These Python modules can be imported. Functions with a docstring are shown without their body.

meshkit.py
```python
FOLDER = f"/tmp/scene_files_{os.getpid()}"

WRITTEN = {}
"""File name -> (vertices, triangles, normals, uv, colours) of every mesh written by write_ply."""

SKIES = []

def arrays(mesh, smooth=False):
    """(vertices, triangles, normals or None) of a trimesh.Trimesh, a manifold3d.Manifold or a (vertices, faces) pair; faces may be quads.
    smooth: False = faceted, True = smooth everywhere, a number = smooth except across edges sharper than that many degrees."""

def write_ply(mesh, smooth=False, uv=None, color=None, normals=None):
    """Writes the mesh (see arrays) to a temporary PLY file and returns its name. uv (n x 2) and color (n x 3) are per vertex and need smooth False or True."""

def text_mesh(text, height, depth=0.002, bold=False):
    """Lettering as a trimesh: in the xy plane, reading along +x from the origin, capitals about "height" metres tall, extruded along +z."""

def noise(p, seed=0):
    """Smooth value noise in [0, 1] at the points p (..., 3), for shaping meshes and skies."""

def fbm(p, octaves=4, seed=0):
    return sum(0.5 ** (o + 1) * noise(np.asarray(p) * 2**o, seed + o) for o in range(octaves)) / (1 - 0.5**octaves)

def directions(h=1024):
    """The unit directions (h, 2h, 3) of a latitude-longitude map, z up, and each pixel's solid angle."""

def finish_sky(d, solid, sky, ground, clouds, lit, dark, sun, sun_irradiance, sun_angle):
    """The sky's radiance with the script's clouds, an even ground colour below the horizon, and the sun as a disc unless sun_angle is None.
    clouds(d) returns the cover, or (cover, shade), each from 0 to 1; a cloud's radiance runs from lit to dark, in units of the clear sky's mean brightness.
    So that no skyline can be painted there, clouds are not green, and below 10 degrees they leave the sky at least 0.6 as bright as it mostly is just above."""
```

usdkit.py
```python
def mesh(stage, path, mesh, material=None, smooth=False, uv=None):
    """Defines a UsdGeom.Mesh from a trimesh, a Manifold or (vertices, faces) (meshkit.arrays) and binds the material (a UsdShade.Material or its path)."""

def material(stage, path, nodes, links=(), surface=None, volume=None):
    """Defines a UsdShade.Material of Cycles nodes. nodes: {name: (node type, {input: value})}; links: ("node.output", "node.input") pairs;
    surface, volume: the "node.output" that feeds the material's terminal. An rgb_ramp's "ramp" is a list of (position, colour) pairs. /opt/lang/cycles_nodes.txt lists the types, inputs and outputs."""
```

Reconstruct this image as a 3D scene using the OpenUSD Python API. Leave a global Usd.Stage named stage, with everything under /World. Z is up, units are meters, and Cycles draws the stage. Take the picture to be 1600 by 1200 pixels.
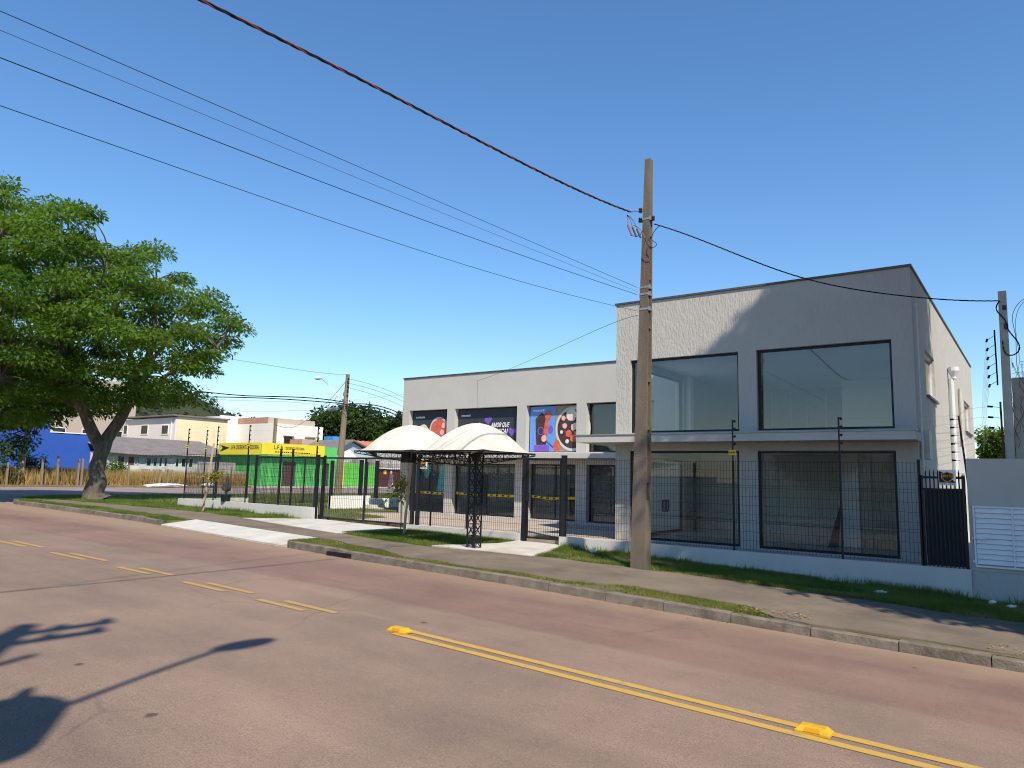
import math, random
import numpy as np, trimesh, manifold3d as m3
import shapely
from shapely import affinity
from shapely.geometry import Polygon, LineString, box as sbox
from scipy.interpolate import PchipInterpolator
import usdkit, meshkit
from pxr import Usd, UsdGeom, UsdLux, UsdShade, Gf, Sdf

random.seed(7)
RNG = np.random.default_rng(7)
stage = Usd.Stage.CreateInMemory()
UsdGeom.SetStageUpAxis(stage, 'Z')
UsdGeom.Xform.Define(stage, '/World')
UsdGeom.Scope.Define(stage, '/World/Looks')

# ------------------------------------------------------------------ camera, sky, sun, exposure
F, PITCH, ROLL, YAW = 1128.74, .128751, .025, -.633398
EYE = np.array([0, 0, 1.9])
FW = np.array([math.sin(YAW) * math.cos(PITCH), math.cos(YAW) * math.cos(PITCH), math.sin(PITCH)])
_r = np.array([math.cos(YAW), -math.sin(YAW), 0]); _u = np.cross(_r, FW)
RT, UP = _r * math.cos(ROLL) + _u * math.sin(ROLL), -_r * math.sin(ROLL) + _u * math.cos(ROLL)
cam = UsdGeom.Camera.Define(stage, '/World/camera')
M = Gf.Matrix4d(*[float(x) for x in (*RT, 0, *UP, 0, *(-FW), 0, *EYE, 1)])
cam.AddTransformOp().Set(M)
cam.CreateHorizontalApertureAttr(36.0); cam.CreateVerticalApertureAttr(27.0)
cam.CreateFocalLengthAttr(36.0 * F / 1600); cam.CreateClippingRangeAttr(Gf.Vec2f(.05, 5000))
cam.CreateExposureAttr(0.4)
SUN_EL, SUN_AZ = math.radians(48), math.radians(35)     # towards the sun: +X turned to -Y
SUN = np.array([math.cos(SUN_EL) * math.cos(SUN_AZ), -math.cos(SUN_EL) * math.sin(SUN_AZ), math.sin(SUN_EL)])
dome = UsdLux.DomeLight.Define(stage, '/World/sky')
skym = usdkit.material(stage, '/World/Looks/sky', {
    'sky': ('sky_texture', {'sky_type': 'single_scattering', 'sun_disc': False, 'sun_elevation': SUN_EL,
                            'sun_rotation': math.atan2(SUN[0], SUN[1]), 'air_density': 1.25, 'aerosol_density': 0.02, 'ozone_density': 7.0, 'altitude': 0.0}),
    'hsv': ('hsv', {'saturation': 1.1}), 'bg': ('background_shader', {'strength': 0.13})}, [('sky.color', 'hsv.color'), ('hsv.color', 'bg.color')], surface='bg.background')
UsdShade.MaterialBindingAPI.Apply(dome.GetPrim()).Bind(skym)
dome.GetPrim().SetCustomDataByKey('kind', 'structure')
sun = UsdLux.DistantLight.Define(stage, '/World/sun')
sun.CreateNormalizeAttr(True); sun.CreateIntensityAttr(1.2); sun.CreateAngleAttr(0.65); sun.CreateColorAttr(Gf.Vec3f(1, .91, .77))
zz = SUN; xx = np.cross([0, 0, 1], zz); xx /= np.linalg.norm(xx); yy = np.cross(zz, xx)
sun.AddTransformOp().Set(Gf.Matrix4d(*[float(v) for v in (*xx, 0, *yy, 0, *zz, 0, 0, 0, 0, 1)]))

# ------------------------------------------------------------------ helpers
_g = PchipInterpolator([-400, -60, -36, -25, -17, -10, 0, 10, 40, 400], [.66, .66, .62, .50, .38, .28, 0, -.2, -.3, -.3])
def g(X): return _g(np.clip(X, -399, 399))
def ray(x, y):
    d = RT * (x - 800) + UP * (600 - y) + FW * F
    return d / np.linalg.norm(d)
def atX(x, y, X): d = ray(x, y); return EYE + d * (X - EYE[0]) / d[0]
def atY(x, y, Y): d = ray(x, y); return EYE + d * (Y - EYE[1]) / d[1]
def atT(x, y, t): return EYE + ray(x, y) * t

used = {}
def free(parent, name):
    n = used.get((parent, name), 0); used[(parent, name)] = n + 1
    return f'{parent}/{name}' + (f'_{n:03d}' if n else '')
origin = {'/World': np.zeros(3)}
def tag(p, label=None, cat=None, group=None, kind=None):
    p = p.GetPrim() if hasattr(p, 'GetPrim') else p
    for k, v in (('label', label), ('category', cat), ('group', group), ('kind', kind)):
        if v: p.SetCustomDataByKey(k, v)
    return p
def thing(name, label, cat, loc=(0, 0, 0), group=None, kind=None):
    path = free('/World', name)
    x = UsdGeom.Xform.Define(stage, path); x.AddTranslateOp().Set(Gf.Vec3d(*map(float, loc)))
    origin[path] = np.array(loc, float)
    tag(x, label, cat, group, kind)
    return path
def org(path):
    while path not in origin: path = path.rsplit('/', 1)[0]
    return origin[path]
def put(parent, name, mesh, material, smooth=False, label=None, kind=None):
    """one Mesh prim from world-space geometry"""
    path = free(parent, name)
    if isinstance(mesh, MB): mesh = mesh.get()
    if hasattr(mesh, 'to_mesh') or isinstance(mesh, tuple):
        v, f, _ = meshkit.arrays(mesh); mesh = trimesh.Trimesh(v, f, process=False)
    mesh = trimesh.Trimesh(np.asarray(mesh.vertices) - org(parent), mesh.faces, process=False)
    usdkit.mesh(stage, path, mesh, material, smooth)
    if label or kind: tag(stage.GetPrimAtPath(path), label, None, None, kind)
    return path
def solo(name, mesh, material, label, cat, smooth=False, group=None, kind=None):
    p = put('/World', name, mesh, material, smooth)
    tag(stage.GetPrimAtPath(p), label, cat, group, kind)
    return p
def struct(name, mesh, material, smooth=False):
    p = put('/World', name, mesh, material, smooth); tag(stage.GetPrimAtPath(p), kind='structure'); return p
def copy(src, loc, label, rotz=0, scale=1, name=None):
    name = name or src.rsplit('/', 1)[1]
    path = free('/World', name)
    x = UsdGeom.Xform.Define(stage, path)
    x.AddTranslateOp().Set(Gf.Vec3d(*map(float, loc)))
    if rotz: x.AddRotateZOp().Set(float(rotz))
    if scale != 1: x.AddScaleOp().Set(Gf.Vec3f(scale, scale, scale))
    p = x.GetPrim(); was = stage.GetPrimAtPath(src).GetCustomData()
    # the copied subtree: reference every part of the source
    for ch in stage.GetPrimAtPath(src).GetChildren():
        c = stage.DefinePrim(f'{path}/{ch.GetName()}'); c.GetReferences().AddInternalReference(ch.GetPath())
    tag(p, label, was.get('category'), was.get('group'))
    return path

class MB:
    def __init__(s): s.v, s.f, s.n = [], [], 0
    def add(s, v, f):
        s.v.append(np.asarray(v, float)); s.f.append(np.asarray(f, int) + s.n); s.n += len(v); return s
    def mesh(s, m): return s.add(m.vertices, m.faces)
    def get(s): return trimesh.Trimesh(np.vstack(s.v), np.vstack(s.f), process=False)
    def hexa(s, p):
        q = [(0, 3, 2, 1), (4, 5, 6, 7), (0, 1, 5, 4), (1, 2, 6, 5), (2, 3, 7, 6), (3, 0, 4, 7)]
        return s.add(p, [t for a, b, c, d in q for t in ((a, b, c), (a, c, d))])
    def box(s, x0, x1, y0, y1, z0, z1):
        x0, x1 = sorted((x0, x1)); y0, y1 = sorted((y0, y1)); z0, z1 = sorted((z0, z1))
        return s.hexa([(x0, y0, z0), (x1, y0, z0), (x1, y1, z0), (x0, y1, z0), (x0, y0, z1), (x1, y0, z1), (x1, y1, z1), (x0, y1, z1)])
    def frust(s, a, wa, b, wb):
        (ax, ay, az), (bx, by, bz) = a, b
        p = [(ax + i * wa[0] / 2, ay + j * wa[1] / 2, az) for i, j in ((-1, -1), (1, -1), (1, 1), (-1, 1))]
        p += [(bx + i * wb[0] / 2, by + j * wb[1] / 2, bz) for i, j in ((-1, -1), (1, -1), (1, 1), (-1, 1))]
        return s.hexa(p)
    def tube(s, pts, r, n=5, cap=True):
        p = np.asarray(pts, float); r = np.broadcast_to(r, (len(p),))
        t = np.gradient(p, axis=0); t /= np.linalg.norm(t, axis=1, keepdims=True) + 1e-12
        ref = np.array([0, 0, 1.0]) if abs(t.mean(0)[2]) < .8 else np.array([1.0, 0, 0])
        a = np.cross(t, ref); a /= np.linalg.norm(a, axis=1, keepdims=True) + 1e-12
        b = np.cross(t, a); ang = np.arange(n) * 2 * math.pi / n
        v = p[:, None] + r[:, None, None] * (np.cos(ang)[None, :, None] * a[:, None] + np.sin(ang)[None, :, None] * b[:, None])
        v = v.reshape(-1, 3); f = []
        for i in range(len(p) - 1):
            for j in range(n):
                A, B, C, D = i * n + j, i * n + (j + 1) % n, (i + 1) * n + (j + 1) % n, (i + 1) * n + j
                f += [(A, C, B), (A, D, C)]
        if cap:
            L = (len(p) - 1) * n
            f += [(0, j, j + 1) for j in range(1, n - 1)] + [(L, L + j + 1, L + j) for j in range(1, n - 1)]
        return s.add(v, f)
    def bar(s, a, b, w, h=None):
        """square bar from a to b"""
        a, b = np.asarray(a, float), np.asarray(b, float); h = h or w
        d = b - a; d /= np.linalg.norm(d)
        ref = np.array([0, 0, 1.0]) if abs(d[2]) < .9 else np.array([1.0, 0, 0])
        x = np.cross(d, ref); x /= np.linalg.norm(x); y = np.cross(x, d)
        q = [a + x * i * w / 2 + y * j * h / 2 for i, j in ((-1, -1), (1, -1), (1, 1), (-1, 1))]
        return s.hexa(q + [c + (b - a) for c in q])
    def quad(s, a, b, c, d): return s.add([a, b, c, d], [(0, 1, 2), (0, 2, 3)])
    def text(s, txt, h, place, depth=.01, bold=False):
        """place(points in the lettering's plane: x along the text, y up, z out) -> world"""
        m = meshkit.text_mesh(txt, h, depth, bold); return s.add(place(np.asarray(m.vertices)), m.faces)
    def lathe(s, prof, c, n=24):
        prof = np.asarray(prof, float); ang = np.arange(n) * 2 * math.pi / n; v, f = [], []
        for r, z in prof: v += [(c[0] + r * math.cos(t), c[1] + r * math.sin(t), c[2] + z) for t in ang]
        for i in range(len(prof) - 1):
            for j in range(n):
                A, B, C, D = i * n + j, i * n + (j + 1) % n, (i + 1) * n + (j + 1) % n, (i + 1) * n + j
                f += [(A, B, C), (A, C, D)]
        return s.add(v, f)

def tri2(poly):
    return trimesh.creation.triangulate_polygon(poly, engine='earcut')
def polys(p): return [q for q in getattr(p, 'geoms', [p]) if q.geom_type == 'Polygon' and q.area > 1e-5]
def sheet(poly, zf, cell=1.0, skirt=0.0):
    """a ground sheet following zf(X), cut into strips across X; skirt: side faces going down"""
    mb = MB(); x0, y0, x1, y1 = poly.bounds
    edges = np.arange(math.floor(x0 / cell) * cell, x1 + cell, cell)
    for a, b in zip(edges[:-1], edges[1:]):
        for q in polys(poly.intersection(sbox(a, y0 - 1, b, y1 + 1))):
            v, f = tri2(q); v = np.asarray(v); f = np.asarray(f)
            e1, e2 = v[f[:, 1]] - v[f[:, 0]], v[f[:, 2]] - v[f[:, 0]]
            neg = e1[:, 0] * e2[:, 1] - e1[:, 1] * e2[:, 0] < 0; f[neg] = f[neg][:, ::-1]
            mb.add(np.column_stack([v, zf(v[:, 0], v[:, 1])]), f)
    if skirt:
        for q in polys(poly):
            for ring in (q.exterior, *q.interiors):
                p = np.array(shapely.segmentize(ring, 1.0).coords); z = zf(p[:, 0], p[:, 1])
                for i in range(len(p) - 1):
                    a, b = p[i], p[i + 1]
                    mb.quad((*a, z[i] - skirt), (*b, z[i + 1] - skirt), (*b, z[i + 1]), (*a, z[i]))
    return mb
def wallY(poly, y0, y1):
    """polygon in (X, Z), extruded from y0 to y1"""
    mb = MB()
    for q in polys(poly):
        m = trimesh.creation.extrude_polygon(q, abs(y1 - y0), engine='earcut'); v = np.asarray(m.vertices)
        mb.add(np.column_stack([v[:, 0], max(y0, y1) - v[:, 2], v[:, 1]]), m.faces)
    return mb
def wallX(poly, x0, x1):
    """polygon in (Y, Z), extruded from x0 to x1"""
    mb = MB()
    for q in polys(poly):
        m = trimesh.creation.extrude_polygon(q, abs(x1 - x0), engine='earcut'); v = np.asarray(m.vertices)
        mb.add(np.column_stack([min(x0, x1) + v[:, 2], v[:, 0], v[:, 1]]), m.faces)
    return mb
def R(x0, x1, z0, z1): return sbox(min(x0, x1), min(z0, z1), max(x0, x1), max(z0, z1))

# ------------------------------------------------------------------ materials
def mat(name, c, rough=.7, var=.18, scale=2.0, stretch=(1, 1, 1), bump=0.0, bscale=60.0, bstretch=(1, 1, 1), metallic=0.0, detail=5, c2=None, spec=.35, dirt=None, dscale=.6):
    c = np.array(c, float); hi = np.array(c2, float) if c2 is not None else np.clip(c * (1 + var), 0, 1); lo = c if c2 is not None else c * (1 - var)
    n = {'geo': ('geometry', {}), 'map': ('mapping', {'scale': stretch}), 'noise': ('noise_texture', {'scale': scale, 'detail': detail, 'roughness': .62}),
         'ramp': ('rgb_ramp', {'ramp': [(.3, tuple(lo)), (.7, tuple(hi))]}), 'p': ('principled_bsdf', {'roughness': rough, 'metallic': metallic, 'specular_ior_level': spec})}
    l = [('geo.position', 'map.vector'), ('map.vector', 'noise.vector'), ('noise.fac', 'ramp.fac')]
    col = 'ramp.color'
    if dirt is not None:
        n['dn'] = ('noise_texture', {'scale': dscale, 'detail': 6, 'roughness': .7}); n['dr'] = ('rgb_ramp', {'ramp': [(.5, (0, 0, 0)), (.72, (1, 1, 1))]})
        n['dm'] = ('mix', {'color2': dirt})
        l += [('map.vector', 'dn.vector'), ('dn.fac', 'dr.fac'), ('dr.color', 'dm.fac'), (col, 'dm.color1')]; col = 'dm.color'
    l.append((col, 'p.base_color'))
    if bump:
        n['bmap'] = ('mapping', {'scale': bstretch}); n['bn'] = ('noise_texture', {'scale': bscale, 'detail': 3}); n['b'] = ('bump', {'strength': bump, 'distance': .02})
        l += [('geo.position', 'bmap.vector'), ('bmap.vector', 'bn.vector'), ('bn.fac', 'b.height'), ('b.normal', 'p.normal')]
    return usdkit.material(stage, f'/World/Looks/{name}', n, l, surface='p.BSDF')

def asphalt(name, near, far, edge_y):
    n = {'geo': ('geometry', {}), 'sep': ('separate_xyz', {}), 'jit': ('noise_texture', {'scale': .8, 'detail': 4}),
         'ja': ('math', {'math_type': 'multiply_add', 'value2': .25, 'value3': -.12}), 'yy': ('math', {'math_type': 'add'}),
         'mr': ('map_range', {'from_min': edge_y - .06, 'from_max': edge_y + .06, 'clamp': True}),
         'mix': ('mix', {'color1': near, 'color2': far}),
         # worn wheel tracks and long faint streaks
         'smap': ('mapping', {'scale': (.1, 1.3, 1)}), 'streak': ('noise_texture', {'scale': 1.5, 'detail': 6, 'roughness': .65}),
         'sr': ('rgb_ramp', {'ramp': [(.3, (.87, .86, .86)), (.7, (1.1, 1.09, 1.08))]}), 'm2': ('mix', {'mix_type': 'multiply', 'fac': 1.0}),
         'grain': ('noise_texture', {'scale': 80, 'detail': 4, 'roughness': .85}), 'gr': ('rgb_ramp', {'ramp': [(.32, (.52, .51, .51)), (.5, (1, 1, 1)), (.7, (1.5, 1.47, 1.43))]}),
         'm3': ('mix', {'mix_type': 'multiply', 'fac': 1.0}),
         'patch': ('noise_texture', {'scale': .5, 'detail': 7, 'roughness': .68}), 'pr': ('rgb_ramp', {'ramp': [(.35, (.83, .83, .85)), (.65, (1.13, 1.11, 1.08))]}), 'm4': ('mix', {'mix_type': 'multiply', 'fac': 1.0}),
         # small dark stains
         'st': ('voronoi_texture', {'scale': .85, 'randomness': 1.0}), 'stn': ('noise_texture', {'scale': 14, 'detail': 3}), 'sta': ('math', {'math_type': 'multiply_add', 'value2': .09, 'value3': -.03}), 'stb': ('math', {'math_type': 'add'}),
         'stw': ('rgb_ramp', {'ramp': [(.035, (.4, .39, .4)), (.06, (1, 1, 1))]}), 'm5': ('mix', {'mix_type': 'multiply', 'fac': 1.0}),
         # hairline cracks, only here and there
         'cw': ('noise_texture', {'scale': 1.6, 'detail': 4}), 'cv': ('mix', {'mix_type': 'add', 'fac': .35}), 'cr': ('voronoi_texture', {'feature': 'distance_to_edge', 'scale': .42}),
         'crr': ('rgb_ramp', {'ramp': [(.003, (1, 1, 1)), (.007, (0, 0, 0))]}), 'cm': ('noise_texture', {'scale': .28, 'detail': 2}), 'cmr': ('rgb_ramp', {'ramp': [(.55, (0, 0, 0)), (.62, (.3, .3, .3))]}), 'cf': ('mix', {'mix_type': 'multiply', 'fac': 1.0}), 'm6': ('mix', {'color2': (.055, .045, .04)}),
         # sandy dust gathered along the kerb
         'dj': ('noise_texture', {'scale': 2.2, 'detail': 5}), 'da': ('math', {'math_type': 'multiply_add', 'value2': .9, 'value3': -.45}), 'dy': ('math', {'math_type': 'add'}), 'dm': ('map_range', {'from_min': 8.75, 'from_max': 9.6, 'to_max': .75, 'clamp': True}), 'm7': ('mix', {'color2': (.3, .215, .14)}),
         'b': ('bump', {'strength': .4, 'distance': .012}), 'p': ('principled_bsdf', {'roughness': .85, 'specular_ior_level': .25})}
    P = lambda x: ('geo.position', x + '.vector')
    l = [P('sep'), P('jit'), ('jit.fac', 'ja.value1'), ('sep.y', 'yy.value1'), ('ja.value', 'yy.value2'), ('yy.value', 'mr.value'), ('mr.result', 'mix.fac'),
         P('smap'), ('smap.vector', 'streak.vector'), ('streak.fac', 'sr.fac'), ('mix.color', 'm2.color1'), ('sr.color', 'm2.color2'),
         P('grain'), ('grain.fac', 'gr.fac'), ('m2.color', 'm3.color1'), ('gr.color', 'm3.color2'), P('patch'), ('patch.fac', 'pr.fac'), ('m3.color', 'm4.color1'), ('pr.color', 'm4.color2'),
         P('st'), P('stn'), ('stn.fac', 'sta.value1'), ('st.distance', 'stb.value1'), ('sta.value', 'stb.value2'), ('stb.value', 'stw.fac'), ('m4.color', 'm5.color1'), ('stw.color', 'm5.color2'),
         P('cw'), ('geo.position', 'cv.color1'), ('cw.color', 'cv.color2'), ('cv.color', 'cr.vector'), ('cr.distance', 'crr.fac'), P('cm'), ('cm.fac', 'cmr.fac'), ('crr.color', 'cf.color1'), ('cmr.color', 'cf.color2'), ('cf.color', 'm6.fac'), ('m5.color', 'm6.color1'),
         P('dj'), ('dj.fac', 'da.value1'), ('sep.y', 'dy.value1'), ('da.value', 'dy.value2'), ('dy.value', 'dm.value'), ('dm.result', 'm7.fac'), ('m6.color', 'm7.color1'),
         ('m7.color', 'p.base_color'), ('grain.fac', 'b.height'), ('b.normal', 'p.normal')]
    return usdkit.material(stage, f'/World/Looks/{name}', n, l, surface='p.BSDF')

def leafmat(name, lo, hi, trans=.35, scale=.5):
    n = {'geo': ('geometry', {}), 'noise': ('noise_texture', {'scale': scale, 'detail': 3}), 'add': ('math', {'math_type': 'multiply_add', 'value2': .45}),
         'ramp': ('rgb_ramp', {'ramp': [(.3, lo), (.95, hi)]}), 'p': ('principled_bsdf', {'roughness': .55, 'specular_ior_level': .3}),
         'br': ('mix', {'mix_type': 'multiply', 'fac': 1.0, 'color2': (1.5, 1.5, .55)}), 't': ('translucent_bsdf', {}), 'mix': ('mix_closure', {'fac': trans})}
    l = [('geo.position', 'noise.vector'), ('geo.random_per_island', 'add.value1'), ('noise.fac', 'add.value3'), ('add.value', 'ramp.fac'), ('ramp.color', 'p.base_color'),
         ('ramp.color', 'br.color1'), ('br.color', 't.color'), ('p.BSDF', 'mix.closure1'), ('t.BSDF', 'mix.closure2')]
    return usdkit.material(stage, f'/World/Looks/{name}', n, l, surface='mix.closure')

def glassmat(name, tint, ior=1.55, gloss=(1, 1, 1)):
    n = {'t': ('transparent_bsdf', {'color': tint}), 'g': ('glossy_bsdf', {'roughness': 0.0, 'color': gloss}), 'f': ('fresnel', {'IOR': ior}), 'm': ('mix_closure', {})}
    return usdkit.material(stage, f'/World/Looks/{name}', n, [('f.fac', 'm.fac'), ('t.BSDF', 'm.closure1'), ('g.BSDF', 'm.closure2')], surface='m.closure')

ROAD = asphalt('road_asphalt', (.235, .17, .13), (.215, .142, .112), 7.2)
PATH = mat('path_asphalt', (.14, .11, .08), .9, c2=(.21, .168, .122), scale=1.2, bump=.5, bscale=140, dirt=(.1, .08, .065), dscale=.9)
SIDE = mat('side_street', (.26, .2, .175), .9, scale=.8, bump=.3, bscale=120)
EARTH = mat('earth', (.16, .12, .07), .95, c2=(.24, .19, .11), scale=1.5, bump=.5)
LAWN = mat('lawn_soil', (.07, .085, .02), .95, c2=(.17, .145, .065), scale=1.9, bump=.6, bscale=30)
KERB = mat('kerb_stone', (.11, .09, .07), .9, c2=(.24, .2, .155), scale=4, bump=.6, bscale=40, dirt=(.07, .058, .04), dscale=1.8)
CONC = mat('pale_concrete', (.52, .49, .43), .85, var=.14, scale=2.2, bump=.25, bscale=50, dirt=(.36, .32, .25), dscale=.9)
CONCF = mat('forecourt_concrete', (.42, .34, .27), .85, var=.15, scale=1.4, bump=.15, bscale=40)
YEL = mat('road_paint_yellow', (.44, .265, .045), .75, c2=(.54, .34, .07), scale=9, dirt=(.27, .19, .12), dscale=9)
YELW = mat('road_paint_worn', (.33, .21, .085), .8, c2=(.46, .3, .085), scale=7, dirt=(.23, .165, .12), dscale=7)
STUD = mat('stud_yellow', (.6, .35, .015), .45, var=.1, scale=20, dirt=(.35, .2, .05), dscale=12)
BLACK = mat('black_steel', (.012, .013, .016), .5, var=.3, scale=6)
WIRE = mat('wire_black', (.016, .018, .022), .55, var=.2)
STUC = mat('grey_stucco', (.445, .424, .385), .9, var=.04, scale=1.2, bump=.9, bscale=30, bstretch=(1, 1, .28), dirt=(.41, .39, .35), dscale=.5)
SMOOTHW = mat('grey_paint', (.475, .455, .415), .85, var=.04, scale=1.5, bump=.12, bscale=40)
LOWW = mat('low_wall_paint', (.56, .535, .49), .9, var=.07, scale=1.5, stretch=(1, 1, .4), bump=.35, bscale=55, dirt=(.5, .48, .44), dscale=.9)
WHITEW = mat('white_plaster', (.84, .82, .78), .85, var=.04, scale=1)
CEIL = mat('white_ceiling', (.88, .87, .85), .9, var=.02)
DKPANEL = mat('grey_panel', (.42, .42, .42), .7, var=.06)
COPING = mat('coping_metal', (.1, .105, .11), .5, var=.15, metallic=.4)
TILEF = mat('indoor_floor', (.76, .74, .71), .25, var=.05, scale=2)
GLASS = glassmat('window_glass', (.95, .97, .95), 2.0, (1, .98, .94))
GLASSD = glassmat('shop_glass', (.92, .96, .93), 1.65)
GLASSFAR = mat('far_window_dark', (.02, .022, .026), .15, var=.2, spec=.6)
BARK = mat('bark', (.06, .048, .036), .95, c2=(.15, .125, .095), scale=5, stretch=(1, 1, .35), bump=1.0, bscale=14, bstretch=(1, 1, .3), dirt=(.2, .2, .17), dscale=2.2)
LEAF = leafmat('leaf_green', (.05, .11, .01), (.18, .28, .035), .48, .5)
LEAFD = leafmat('leaf_dark', (.018, .042, .008), (.075, .12, .022), .3, .5)
LEAFY = leafmat('leaf_yellow', (.12, .14, .02), (.34, .3, .05), .35, 3)
GRASS = leafmat('grass_blade', (.07, .115, .014), (.24, .29, .06), .4, 1.2)
DRYB = leafmat('dry_blade', (.28, .185, .06), (.58, .43, .19), .25, .6)
DRYV = leafmat('straw_blade', (.13, .12, .03), (.48, .36, .14), .25, 1.5)
POLE = mat('pole_concrete', (.1, .08, .06), .9, c2=(.19, .155, .115), scale=2.5, stretch=(1, 1, .35), bump=.6, bscale=60, dirt=(.13, .105, .08), dscale=1.6)
POLEW = mat('weathered_wood', (.17, .125, .085), .9, c2=(.26, .2, .14), scale=4, stretch=(1, 1, .2))
CONCG = mat('grey_post_concrete', (.5, .47, .42), .9, var=.15, scale=4, bump=.4, bscale=60)
CABLE = mat('cable_black', (.012, .012, .014), .5)
CABLER = mat('cable_red', (.22, .035, .02), .55, var=.2)
CERAM = mat('insulator', (.03, .02, .018), .3)
GALV = mat('galvanised', (.35, .35, .35), .5, var=.2, metallic=.6, scale=8)
MEMBR = mat('canopy_membrane', (.62, .575, .49), .65, var=.07, scale=2, dirt=(.43, .385, .31), dscale=1.1, stretch=(1.2, 1.2, .5))
YSIGN = mat('yellow_sign', (.75, .5, .02), .5, var=.08)
INK = mat('black_ink', (.015, .014, .014), .6)
WHITEP = mat('white_print', (.8, .79, .77), .5, var=.03)
ORANGEP = mat('orange_print', (.75, .3, .02), .5, var=.05)
WHITEM = mat('white_metal', (.74, .75, .76), .35, var=.06, scale=5)
PVC = mat('white_pvc', (.62, .64, .66), .4, var=.05)
RUST = mat('rusty_steel', (.11, .045, .03), .8, var=.4, scale=12)
BLUEW = mat('blue_wall_paint', (.025, .09, .4), .7, var=.12, scale=.5)
GREENW = mat('green_shop_paint', (.09, .46, .11), .75, var=.07, scale=1, dirt=(.07, .4, .08), dscale=.8)
GREENG = mat('green_gate_paint', (.12, .5, .06), .6, var=.06, scale=1)
YELB = mat('yellow_banner', (.68, .55, .03), .6, var=.05)
CREAM = mat('cream_paint', (.78, .66, .42), .85, var=.06, scale=.7, stretch=(1, 1, .3), dirt=(.62, .48, .3), dscale=.7)
FARW = mat('far_white_paint', (.78, .755, .72), .85, var=.04, scale=.6)
PINKW = mat('pinkish_white_paint', (.7, .62, .57), .85, var=.05, scale=.5)
CREAMW = mat('pale_cream_paint', (.8, .74, .62), .85, var=.05, scale=.5)
MURAL = mat('worn_teal_white_wall', (.34, .46, .42), .9, c2=(.66, .65, .62), scale=.7, dirt=(.3, .26, .23), dscale=1.1)
GREYOLD = mat('old_grey_wall', (.26, .24, .22), .95, c2=(.44, .42, .4), scale=1.2, stretch=(1, 1, .35), dirt=(.17, .12, .09), dscale=.9)
ROOFG = mat('grey_corrugated_roof', (.17, .15, .145), .9, var=.2, scale=1.4)
ROOFO = mat('orange_roof_tile', (.52, .16, .07), .85, var=.15, scale=3)
BRICKO = usdkit.material(stage, '/World/Looks/orange_brick', {'geo': ('geometry', {}), 'map': ('mapping', {'rotation': (1.5708, 0, 1.5708)}),
    'b': ('brick_texture', {'scale': 1.0, 'color1': (.42, .17, .1), 'color2': (.5, .22, .13), 'mortar': (.42, .34, .28), 'brick_width': .4, 'row_height': .2, 'mortar_size': .018}),
    'p': ('principled_bsdf', {'roughness': .9})}, [('geo.position', 'map.vector'), ('map.vector', 'b.vector'), ('b.color', 'p.base_color')], surface='p.BSDF')
SHUT = mat('brown_shutter', (.085, .05, .042), .7, var=.15)
BROWNG = mat('brown_gate', (.075, .022, .016), .6, var=.12)
GABLE = mat('blue_grey_paint', (.36, .43, .45), .8, var=.05)
TEAL = mat('teal_fabric', (.16, .72, .64), .8, var=.2, scale=3, stretch=(3, 3, .3))
WOODP = mat('pale_stake', (.5, .37, .23), .85, var=.15, scale=8, stretch=(1, 1, .2))
BROWND = mat('brown_board', (.13, .055, .035), .7, var=.15)
PDARK = mat('poster_charcoal', (.035, .045, .06), .5, var=.05)
PBLUE = mat('poster_blue', (.13, .3, .68), .5, var=.08, scale=1)
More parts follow.
